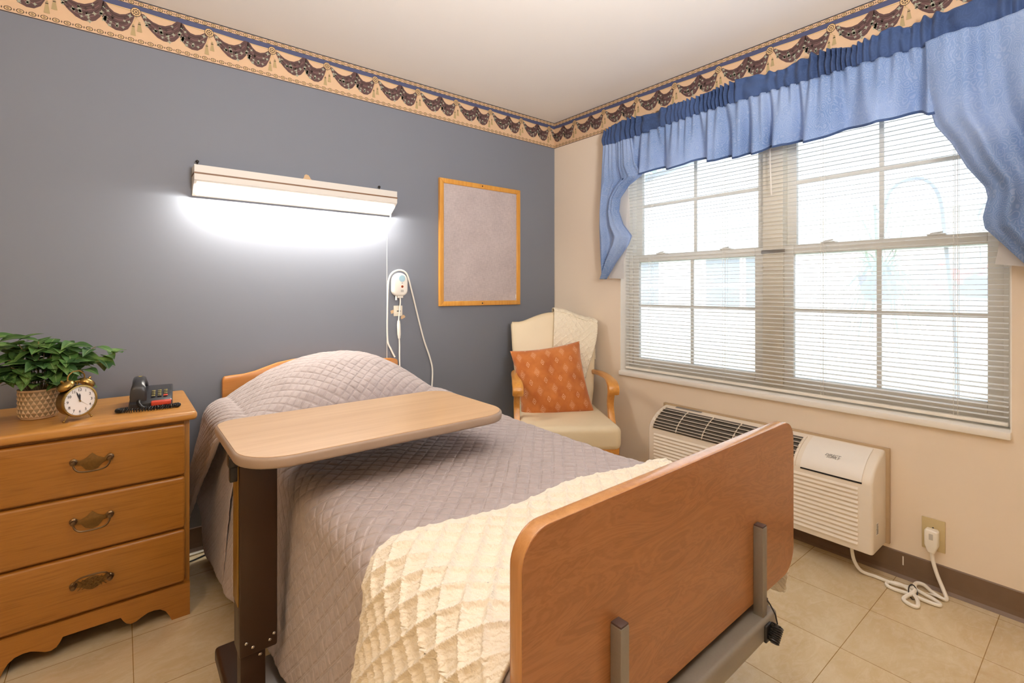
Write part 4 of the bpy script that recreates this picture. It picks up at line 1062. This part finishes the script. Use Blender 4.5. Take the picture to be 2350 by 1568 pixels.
# seat cushion
nx, ny_ = 30, 30; P = np.zeros((nx, ny_, 3))
mb = MB(); b = bmesh.new(); bmesh.ops.create_cube(b, size=1); bmesh.ops.transform(b, matrix=Matrix.Translation((0, -.09, .395)) @ Matrix.Diagonal((.55, .57, .13, 1)), verts=b.verts)
bmesh.ops.bevel(b, geom=list(b.edges), offset=.035, segments=5, affect='EDGES', profile=.5); mb.bm(b)
mb.v = [(x*(1-.10*smooth01((y-.0)/.2)), y, z+(.014*max(0, 1-(x/.27)**2)*max(0, 1-((y+.09)/.28)**2) if z > .42 else 0)) for x, y, z in mb.v]
CHB(mb, 'seat', M['cream_vinyl'])
# backrest: camel back outline, padded
def zt(x): return .975+.062*math.cos(min(1, abs(x)/.22)*PI/2)**1.3
ol = [(-.225, .42), (-.25, .55), (-.272, .8), (-.279, .955), (-.27, .975)]+[(x, zt(x)) for x in np.linspace(-.25, .25, 21)]+[(.27, .975), (.279, .955), (.272, .8), (.25, .55), (.225, .42)]
def bk(a, b_, d): return (a, .175+(b_-.42)*.235+d, b_)
mb = MB(); mb.rprism(ol, bk, -.035, .04, .022, 4); CHB(mb, 'backrest', M['cream_vinyl'])
for s_ in (-1, 1):
    # arm: curved rail with scrolled front
    path = catmull([(s_*.25, .235, .655), (s_*.27, .10, .665), (s_*.276, -.04, .668), (s_*.272, -.15, .660), (s_*.270, -.205, .645), (s_*.270, -.222, .622), (s_*.270, -.212, .602)], 6)
    P = np.zeros((len(path), 10, 3))
    for i, c in enumerate(path):
        t = i/(len(path)-1); tg = (path[min(i+1, len(path)-1)]-path[max(i-1, 0)]).normalized(); sd = Vector((1, 0, 0)); up = sd.cross(tg)*-1
        wd = .020+.012*smooth01((t-.3)/.3); hh = .0145
        for k in range(10):
            q = 2*PI*k/10; P[i, k] = c+sd*(wd*np.sign(math.cos(q))*abs(math.cos(q))**.5)+up*(hh*np.sign(math.sin(q))*abs(math.sin(q))**.5)
    mb = MB(); mb.grid(np.concatenate([P, P[:, :1]], 1)); mb.add([tuple(p) for p in P[0]], [tuple(range(10))]); mb.add([tuple(p) for p in P[-1]], [tuple(range(10))])
    CHB(mb, 'arm', M['chair_wood'])
    path = catmull([(s_*.272, -.135, .655), (s_*.272, -.155, .60), (s_*.272, -.135, .53), (s_*.272, -.16, .46), (s_*.270, -.20, .40), (s_*.268, -.205, .33)], 5)
    P = np.zeros((len(path), 9, 3))
    for i, c in enumerate(path):
        for k, (a_, b_) in enumerate([(-.016, -.021), (0, -.023), (.016, -.021), (.018, 0), (.016, .021), (0, .023), (-.016, .021), (-.018, 0), (-.016, -.021)]): P[i, k] = (c[0]+a_, c[1]+b_*(1.15-.3*math.sin(i/len(path)*PI)), c[2])
    mb = MB(); mb.grid(P); CHB(mb, 'arm_support', M['chair_wood'])
    mb = MB().tube([(s_*.245, -.33, .345), (s_*.245, -.335, .2), (s_*.243, -.34, .0)], [.026, .022, .016], 10); CHB(mb, 'leg', M['chair_wood'])
    mb = MB().tube([(s_*.225, .19, .42), (s_*.225, .22, .2), (s_*.225, .27, .0)], [.022, .02, .016], 10); CHB(mb, 'leg', M['chair_wood'])
mb = MB().box(-.265, .265, -.355, .20, .305, .345, .008); CHB(mb, 'seat_rail', M['chair_wood'])

# throw over the chair back
n1, n2 = 150, 90; P = np.zeros((n1, n2, 3)); UV = np.zeros((n1, n2, 2))
pathv = [(-.33, -1), (-.30, -1), (0, 0)]
for j in range(n2):
    f = j/(n2-1)
    xt = .005+.283*f; ztop = zt(min(.25, xt))+.012
    if xt > .25: ztop = .985-(xt-.25)*.4
    L = .34*(1-.1*f)+.14*smooth01((f-.3)/.5); Lb = .25
    for i in range(n1):
        s_ = (i/(n1-1))*(L+.10+Lb)
        if s_ < Lb:      # behind
            z = ztop-(Lb-s_); y = .175+(z-.42)*.235+.055; x = xt
        elif s_ < Lb+.10:
            q = (s_-Lb)/.10*PI; z = ztop+.014*math.sin(q); y = .175+(ztop-.42)*.235+.055*math.cos(q)+.0; x = xt
        else:
            d = s_-Lb-.10; z = ztop-d; y = .175+(z-.42)*.235-.05-.015*math.sin(min(1, d/.3)*PI)
            x = xt-.02*d/.3*(1-f)-.11*smooth01(d/.45)*f*f*1.0
        P[i, j] = (x, y, z); UV[i, j] = (xt, s_)
D = knit_disp(UV[..., 0], UV[..., 1], .045, .0042)+.003*vnoise(UV[..., 0]*25, UV[..., 1]*18, 4)
nz = np.cross(np.gradient(P, axis=0), np.gradient(P, axis=1))[110, 45, 1]
P = displace(P, D if nz < 0 else -D)
mb = MB(); mb.grid(P, UV); o = mb.build('chair_throw', M['knit_chair'], solid=.006); o.location = CO; o.rotation_euler = (0, 0, CA)
tag(o, 'cream knit throw draped over right side of armchair back', 'blanket')

# rust cushion
n = 56; u = np.linspace(-1, 1, n); A, B = np.meshgrid(u, u, indexing='ij')
def cush(sgn):
    h = ((1-np.abs(A)**2.6)*(1-np.abs(B)**2.6)); h = np.maximum(h, 0)**.55
    pin = 1-.075*(1-np.abs(B)**2)*np.abs(A)**6; pinb = 1-.075*(1-np.abs(A)**2)*np.abs(B)**6
    P = np.zeros((n, n, 3)); P[..., 0] = A*.222*pin; P[..., 2] = B*.222*pinb
    wr = .007*vnoise(A*3, B*3, 6)*np.minimum(1, h*2)+.004*np.sin((A+B)*12)*np.exp(-((A+1)**2+(B+.2)**2)*2.5)
    P[..., 1] = -sgn*(h*.072+wr*(sgn > 0)); return P
mb = MB(); UV = np.stack([A*.5+.5, B*.5+.5], -1); mb.grid(cush(1), UV); mb.grid(cush(-1)[::-1], UV[::-1])
cu = mb.build('cushion', M['cushion'], solid=None)
cm = Matrix.Translation(CO) @ Matrix.Rotation(CA, 4, 'Z') @ Matrix.Translation((-.045, .045, .628)) @ Matrix.Rotation(R(-20), 4, 'X') @ Matrix.Rotation(R(-8), 4, 'Y')
cu.matrix_world = cm; tag(cu, 'rust orange square cushion with pale embroidery on armchair seat', 'cushion')

# ------------------------------------------------------------------ wall air conditioner
ac = thing('air_conditioner', 'long cream wall air conditioner below window', 'air conditioner', (-.1, -1.49, .122))
AY0, AY1 = -2.022, -.962
prof = [(-.188, .40), (-.184, .420), (-.172, .440), (-.150, .460), (-.118, .482), (-.08, .499), (-.04, .511), (-.004, .516)]
body = [(-.004, .122), (-.175, .122), (-.186, .128), (-.188, .14)]+prof
mb = MB(); mb.rprism(body, lambda a, b, d: (a, d, b), AY0, AY1, .012, 3); mb.build('casing', M['ac_cream'], ac)
mb = MB().box(-.02, -.002, AY0-.013, AY1+.013, .125, .522, .002); plabel(mb.build('wall_sleeve', plain('tan_metal_sleeve', '#b39a78', .5), ac), 'tan metal wall sleeve')
def strip(mb, pts, ya, yb, off, thick=None, ny=2):
    p = np.array(pts); tg = np.gradient(p, axis=0); nr = np.stack([-tg[:, 1], tg[:, 0]], 1); nr /= np.linalg.norm(nr, axis=1, keepdims=True)
    if nr[0, 0] > 0: nr = -nr
    q = p+nr*off; m = len(q)
    vs = [(a, ya, b) for a, b in q]+[(a, yb, b) for a, b in q]; fs = [(i, i+1, m+i+1, m+i) for i in range(m-1)]
    if thick:
        q2 = p+nr*(off-thick); vs += [(a, ya, b) for a, b in q2]+[(a, yb, b) for a, b in q2]
        fs += [(2*m+i, 2*m+i+1, 3*m+i+1, 3*m+i) for i in range(m-1)]+[(i, i+1, 2*m+i+1, 2*m+i) for i in range(m-1)]+[(m+i, m+i+1, 3*m+i+1, 3*m+i) for i in range(m-1)]+[(0, m, 3*m, 2*m), (m-1, 2*m-1, 4*m-1, 3*m-1)]
    mb.add(vs, fs)
def fine(pts, n): 
    c = catmull([(a, 0, b) for a, b in pts], n); return [(p.x, p.z) for p in c]
pf = fine(prof, 6)
mb = MB(); strip(mb, pf[4:34], -1.73, -.992, .0012); gr = mb.build('vent_shade', M['ac_dark'], ac, solid=None); plabel(gr, 'dark panel painted as the shaded outlet opening')  # dark sheet on the casing stands in for a shaded recess
mb = MB()
for k in range(6, 34, 4): a, b = pf[k]; mb.box(-.012, .006, -1.73, -.992, -.0013, .0013, mat=Matrix.Translation((a-.004, 0, b+.004)) @ Matrix.Rotation(R(18), 4, 'Y'))
for y in (-1.14, -1.29, -1.44, -1.59): strip(mb, pf[5:34], y-.002, y+.002, .0075, .004)
strip(mb, pf[3:35], -.996, -.986, .006, .006); strip(mb, pf[3:35], -1.736, -1.726, .006, .006)
mb.build('outlet_louvres', M['ac_cream'], ac, smooth=False, solid=None)
mb = MB()
for k in range(13):
    z = .152+k*.0185
    mb.prism([(-.187, z), (-.187, z+.013), (-.1935, z+.003), (-.1935, z)], lambda a, b, d: (a, d, b), AY0+.05, AY1-.04)
mb.build('intake_slats', M['ac_cream'], ac, smooth=False)
dp = pf[3:37]
mb = MB(); strip(mb, dp, -1.985, -1.757, .0045, .003); dk = pf[2:4]
door = mb.build('control_door', plain('warm_white_plastic', '#efe9e0', .35, var=.01), ac, solid=None)
mb = MB(); strip(mb, pf[1:4], -1.985, -1.757, .0022, .002); plabel(mb.build('door_shade_strip', M['black'], door, solid=None), 'black strip painted as shade under door')  # black strip paints the shade below the door
# lettering on the door, laid on the slope
i0 = 20; a0, b0 = pf[i0]; a1, b1 = pf[i0+2]; tgv = Vector((a1-a0, 0, b1-b0)).normalized(); xax = Vector((0, -1, 0)); nrm_ = xax.cross(tgv).normalized()
if nrm_.z < 0: nrm_ = -nrm_
mb = MB()
text_mesh(mb, 'DIRECT', .0165, frame_mat(Vector((a0, -1.865, b0))+nrm_*.0055+tgv*.0055, xax, tgv, xax.cross(tgv)), .0003, .35)
text_mesh(mb, 'SUPPLY', .0145, frame_mat(Vector((a0, -1.868, b0))+nrm_*.0055-tgv*.005, xax, tgv, xax.cross(tgv)), .0003, .35)
plabel(mb.build('lettering', M['ac_text'], door, smooth=False), 'small grey slanted lettering')
mb = MB(); mb.box(-.148, -.120, AY0-.0008, AY0+.001, .195, .245); st_ = mb.build('sticker', M['white_trim'], ac, smooth=False); plabel(st_, 'small white sticker')
mb = MB()
rs = random.Random(5)
for k in range(7): zz = .199+k*.0062; mb.box(-.145+.003*rs.random(), -.126+.004*rs.random(), AY0-.0014, AY0-.0006, zz, zz+.0035)
plabel(mb.build('print', M['ac_text'], st_, smooth=False), 'grey printed bars')
mb = MB(); strip(mb, pf[36:40], -1.2, -1.04, .0012); plabel(mb.build('label_strip', M['ac_text'], ac, solid=None), 'thin dark label strip')

# outlet, plug and cord
ou = thing('wall_outlet', 'beige wall outlet plate right of the air conditioner', 'outlet', (0, -2.172, .15))
MB().box(-.006, -.001, -2.209, -2.137, .153, .277, .002).build('plate', M['beige_plate'], ou)
plabel(MB().ball((-.0062, -2.172, .242), .003, (.5, 1, 1), 8).build('screw', M['screw'], ou), 'plate screw')
mb = MB(); mb.rprism([(-2.193, .18), (-2.193, .236), (-2.188, .242), (-2.156, .242), (-2.151, .236), (-2.151, .18), (-2.162, .152), (-2.182, .152)], lambda a, b, d: (d, a, b), -.0075, -.042, .006, 3); plug_mb = mb
btn_mb = MB().box(-.0435, -.041, -2.178, -2.166, .205, .228, .001)
pts = [(-.025, -2.172, .155), (-.027, -2.176, .12), (-.035, -2.19, .075), (-.045, -2.21, .03), (-.06, -2.222, .0085), (-.075, -2.215, .0075), (-.06, -2.18, .012), (-.035, -2.15, .016), (-.045, -2.128, .016), (-.08, -2.135, .0085), (-.11, -2.2, .0085), (-.135, -2.215, .0085), (-.145, -2.18, .010), (-.14, -2.13, .010), (-.145, -2.08, .0085), (-.135, -2.055, .0085), (-.105, -2.055, .0085), (-.11, -2.10, .018), (-.16, -2.15, .018), (-.205, -2.165, .0085), (-.215, -2.145, .0085), (-.19, -2.12, .0085), (-.14, -2.14, .024), (-.115, -2.13, .024), (-.105, -2.07, .010), (-.10, -2.01, .0085), (-.105, -1.96, .012), (-.11, -1.935, .05), (-.11, -1.925, .11)]
mb = MB().tube(catmull(pts, 8), .0068, 8)
pc = mb.build('power_cord', M['white_plastic'], ac); plabel(pc, 'white power cord bundled on the floor')
plabel(plug_mb.build('plug', M['white_plastic'], pc), 'white plug in the wall outlet'); plabel(btn_mb.build('reset_button', plain('grey_button', '#b9b5ad', .4), pc), 'grey reset button on plug')
mb = MB().tube([(-.128+.032*math.cos(q)*.9, -2.135+.012*math.sin(q), .016+.018*math.sin(q+.6)) for q in np.linspace(0, 2*PI, 24)], .0022, 6); plabel(mb.build('zip_tie', M['black'], pc), 'black cable tie')
mb = MB(); mb.add([(-.09, -2.165, .016), (-.065, -2.2, .012), (-.085, -2.225, .010), (-.105, -2.19, .022)], [(0, 1, 2, 3)]); plabel(mb.build('tag', M['white_trim'], pc, smooth=False, solid=.0006), 'white paper tag')
# cords on floor behind bed
mb = MB().tube(catmull([(-2.5, -.06, .006), (-2.3, -.05, .006), (-2.18, -.045, .006), (-2.0, -.06, .006)]), .005, 6); tag(mb.build('floor_cable', M['white_plastic'], loc=(-2.2, -.05, 0)), 'white cable along the baseboard between dresser and bed', 'cable')
mb = MB().tube(catmull([(-2.5, -.12, .004), (-2.3, -.11, .004), (-2.2, -.08, .004), (-2.05, -.075, .004)]), .003, 6); tag(mb.build('floor_cable', M['black'], loc=(-2.2, -.1, 0)), 'thin black cable on floor between dresser and bed', 'cable')

# ------------------------------------------------------------------ outdoors
struct(MB().box(.14, 40, -14, 30, -.12, -.06).build('ground', plain('pale_dry_lawn', '#b9b79a', .9, var=.15, scale=2), smooth=False)).name = 'trim_4'
bd = thing('neighbour_building', 'pale sided low building across the lawn outside window', 'building', (8, 3, -.06))
siding = plain('pale_vinyl_siding', '#e6e2da', .7, var=.03)
mb = MB(); mb.box(7, 12, -2.6, 13, -.06, 2.5)
for k in range(16): mb.box(6.985, 7.0, -2.6, 13, k*.155, k*.155+.012)
mb.build('wall', siding, bd, smooth=False)
mb = MB(); mb.prism([(14, 2.05), (14, 2.3), (-3.2, 4.7), (-3.2, 2.5), (13, 2.5)], lambda a, b, d: (d, a, b), 6.6, 12); mb.build('roof', plain('pale_grey_shingle', '#bdb7b2', .9, var=.1, scale=8), bd, smooth=False)
mb = MB().box(6.45, 7, -3.2, 14, 2.36, 2.5); mb.build('eave', plain('white_fascia', '#dcdad6', .6), bd, smooth=False)
for ya, yb in ((2.05, 2.75), (1.35, 1.92), (3.9, 4.5)):
    f = MB().box(6.96, 6.99, ya-.07, yb+.07, .75, 1.9).build('window', M['white_trim'], bd, smooth=False)
    MB().box(6.945, 6.96, ya, yb, .82, 1.25).build('pane', plain('dark_far_pane', '#6d7480', .4), f, smooth=False)
    MB().box(6.945, 6.96, ya, yb, 1.33, 1.83).build('pane', plain('dark_far_pane', '#6d7480', .4), f, smooth=False)
f = MB().box(6.95, 6.99, -1.45, -.65, .8, 1.72).build('shutter', plain('grey_shutter', '#8f9498', .6), bd, smooth=False)
# trees
def tree(loc, h, rad, label, n=900, seed=1):
    r_ = random.Random(seed); t_ = thing('tree', label, 'tree', loc)
    MB().tube([loc, (loc[0], loc[1], loc[2]+h*.6)], [.16, .08], 8).build('trunk', plain('bark', '#6b5a48', .9), t_)
    mb = MB()
    for k in range(n):
        d = Vector((r_.gauss(0, 1), r_.gauss(0, 1), r_.gauss(0, 1))).normalized()*rad*(r_.random()**.4)
        leaf(mb, Vector(loc)+Vector((0, 0, h*.68))+Vector((d.x, d.y, d.z*.8)), (r_.gauss(0, 1), r_.gauss(0, 1), r_.gauss(0, .6)), (0, 0, 1), .34, .12, .2, .2)
    mb.build('crown', M['far_leaf'], t_, solid=None)
tree((15, 13.5, -.06), 7.2, 2.6, 'leafy green tree seen above roof through left pane', 1100, 1)
tree((15.5, 8.3, -.06), 7.6, 2.2, 'shorter pale green tree nearer the middle of the roofline', 900, 2)
# shepherd's hook with hanging spider plant
hk = MB().tube(catmull([(2, -1.935, -.05), (2, -1.924, .69), (2, -1.901, 1.083), (2, -1.86, 1.6), (2, -1.843, 1.789), (2, -1.81, 1.91), (2, -1.75, 1.985), (2, -1.698, 2.0), (2, -1.62, 1.99), (2, -1.55, 1.93), (2, -1.525, 1.85), (2, -1.51, 1.80), (2, -1.47, 1.79), (2, -1.45, 1.84)], 6), .012, 8)
tag(hk.build('plant_hook', plain('dark_iron', '#40424c', .5, .4), loc=(2, -1.93, -.05)), 'tall dark iron shepherd hook standing outside right pane', 'plant hook')
hb_ = thing('hanging_basket', 'spider plant in purple brown basket hanging from iron hook outside', 'hanging plant', (2, -1.495, 1.15))
MB().lathe([(.09, 1.1), (.115, 1.14), (.145, 1.28), (.15, 1.3), (.14, 1.3), (.11, 1.16)], 24, Matrix.Translation((2, -1.495, 0))).build('basket', plain('plum_basket', '#5c4a5e', .7), hb_)
mb = MB()
for q in (0, 2.1, 4.2): mb.tube([(2+.145*math.cos(q), -1.495+.145*math.sin(q), 1.3), (2, -1.495, 1.79)], .002, 4)
mb.build('hanger', M['screw'], hb_)
mb = MB(); r_ = random.Random(4)
def strap(mb, c, ang, L, up, droop, w_=.012):
    vs = []; uv = []
    d = Vector((math.cos(ang), math.sin(ang), 0)); s_ = Vector((-d.y, d.x, 0))
    for i in range(9):
        t = i/8; p = Vector(c)+d*(L*t)+Vector((0, 0, up*t-droop*t*t)); ww = w_*(1-t)**.6
        vs += [p-s_*ww, p+s_*ww]; uv += [(-1, t), (1, t)]
    mb.add(vs, [(2*i, 2*i+1, 2*i+3, 2*i+2) for i in range(8)], uv)
for k in range(110): strap(mb, (2, -1.495, 1.29), r_.uniform(0, 2*PI), r_.uniform(.2, .45), r_.uniform(.1, .5), r_.uniform(.25, .85))
for k in range(10): strap(mb, (2+r_.uniform(-.04, .04), -1.495+r_.uniform(-.04, .04), 1.29), r_.uniform(0, 2*PI), r_.uniform(.15, .3), r_.uniform(.45, .75), r_.uniform(.0, .15), .016)
mb.build('foliage', M['far_leaf'], hb_, solid=None)
fb = thing('hanging_basket', 'grey basket of red flowers hanging outside at right edge of window', 'hanging plant', (3, -1.9, 1.14))
MB().lathe([(.09, 1.12), (.13, 1.16), (.155, 1.3), (.145, 1.3)], 24, Matrix.Translation((3, -1.9, 0))).build('basket', plain('slate_basket', '#5a6472', .7), fb)
mb = MB()
for q in (0, 2.1, 4.2): mb.tube([(3+.15*math.cos(q), -1.9+.15*math.sin(q), 1.3), (3, -1.9, 1.8)], .002, 4)
mb.build('hanger', M['screw'], fb)
hk2 = MB().tube(catmull([(3, -2.25, -.05), (3, -2.24, 1.3), (3, -2.22, 1.75), (3, -2.1, 1.92), (3, -1.95, 1.9), (3, -1.9, 1.8)], 6), .011, 8)
tag(hk2.build('plant_hook', plain('dark_iron', '#40424c', .5, .4), loc=(3, -2.25, -.05)), 'iron hook holding red flower basket outside, mostly behind blue curtain', 'plant hook')
mb = MB(); ml = MB(); r_ = random.Random(9)
for k in range(60):
    q = r_.uniform(0, 2*PI); rr = r_.uniform(.02, .2); c = Vector((3+rr*math.cos(q), -1.87+rr*math.sin(q)+.05, 1.32+r_.uniform(-.22, .08)*(rr/.2)+.02))
    if k < 34: plabel(MB().ball(c, r_.uniform(.018, .028), seg=8).build('flower', plain('red_petals', '#d8402f', .6), fb), 'red flower')
    leaf(ml, c-Vector((0, 0, .02)), (r_.gauss(0, 1), r_.gauss(0, 1), .3), (0, 0, 1), .07, .025)
ml.build('foliage', M['far_leaf'], fb, solid=None)
# planting bed near the hook
mbd = MB().box(2.6, 4.4, -3.2, -.9, -.06, -.03, .01); struct(mbd.build('trim_5', plain('grey_mulch', '#8d8580', .9, var=.2, scale=40)))
mb = MB(); r_ = random.Random(21)
for k in range(260): leaf(mb, (3.0+r_.random()*1.1, -2.9+r_.random()*1.2, -.03), (r_.gauss(0, 1), r_.gauss(0, 1), r_.random()*1.5), (0, 0, 1), .16, .04)
tag(mb.build('ground_cover', M['far_leaf'], loc=(3.5, -2.4, -.03), solid=None), 'low green plants in bed outside lower right pane', 'plants', kind='stuff')

# ------------------------------------------------------------------ light
wd = bpy.data.worlds.new('World'); SC.world = wd; wd.use_nodes = True; nt = wd.node_tree
bg = nt.nodes['Background']; bg.inputs['Strength'].default_value = 4.0
tc = nt.nodes.new('ShaderNodeTexCoord'); sp_ = nt.nodes.new('ShaderNodeSeparateXYZ'); rp = nt.nodes.new('ShaderNodeValToRGB')
nt.links.new(tc.outputs['Generated'], sp_.inputs[0]); nt.links.new(sp_.outputs[2], rp.inputs[0]); nt.links.new(rp.outputs[0], bg.inputs[0])
rp.color_ramp.elements[0].color = (.86, .92, 1, 1); rp.color_ramp.elements[1].color = (.62, .76, 1, 1)
def area(name, loc, target, sx, sy, power, color, portal=False, spread=180):
    l = bpy.data.lights.new(name, 'AREA'); l.shape = 'RECTANGLE'; l.size = sx; l.size_y = sy; l.energy = power; l.color = color[:3]
    o = bpy.data.objects.new(name, l); COL.objects.link(o); o.location = loc
    o.rotation_euler = (Vector(target)-Vector(loc)).to_track_quat('-Z', 'Y').to_euler()
    l.spread = R(spread)
    if portal: l.cycles.is_portal = True
    return o
area('window_portal', (.24, -1.5, 1.4), (-1, -1.5, 1.4), 1.78, 1.46, 1, (1, 1, 1), True)
area('bounce_fill', (-2.0, -3.0, 1.6), (-1.8, -2.2, ZC), .4, .4, 40, (.98, .98, 1), spread=140)  # added upward fill out of view, brightens the ceiling
area('warm_fill', (-3.6, -2.6, ZC-.03), (-3.2, -2.4, 0), .5, .5, 14, (1, .72, .42))  # added unseen warm fill, left behind the camera
area('fluorescent_tube', (-1.789, -.080, 1.6555), (-1.789, -.02, 1.575), .92, .02, 19, (1, .95, .86))

# ------------------------------------------------------------------ camera
cd = bpy.data.cameras.new('camera'); cam = bpy.data.objects.new('camera', cd); COL.objects.link(cam)
cam.location = (-2.518, -2.640, 1.183); cam.rotation_euler = (PI/2, 0, -.675)
cd.sensor_width = 36; cd.lens = 1120.3/2350*36; cd.shift_y = -(784-667)/2350; cd.clip_start = .02
SC.camera = cam
SC.view_settings.view_transform = 'Standard'; SC.view_settings.look = 'None'; SC.view_settings.exposure = 0.48; SC.view_settings.gamma = 1
SC.view_settings.use_curve_mapping = False
cy = SC.cycles
cy.use_denoising = True; cy.max_bounces = 9; cy.diffuse_bounces = 6; cy.glossy_bounces = 4; cy.transmission_bounces = 6; cy.transparent_max_bounces = 12
cy.caustics_reflective = False; cy.caustics_refractive = False; cy.sample_clamp_indirect = 6
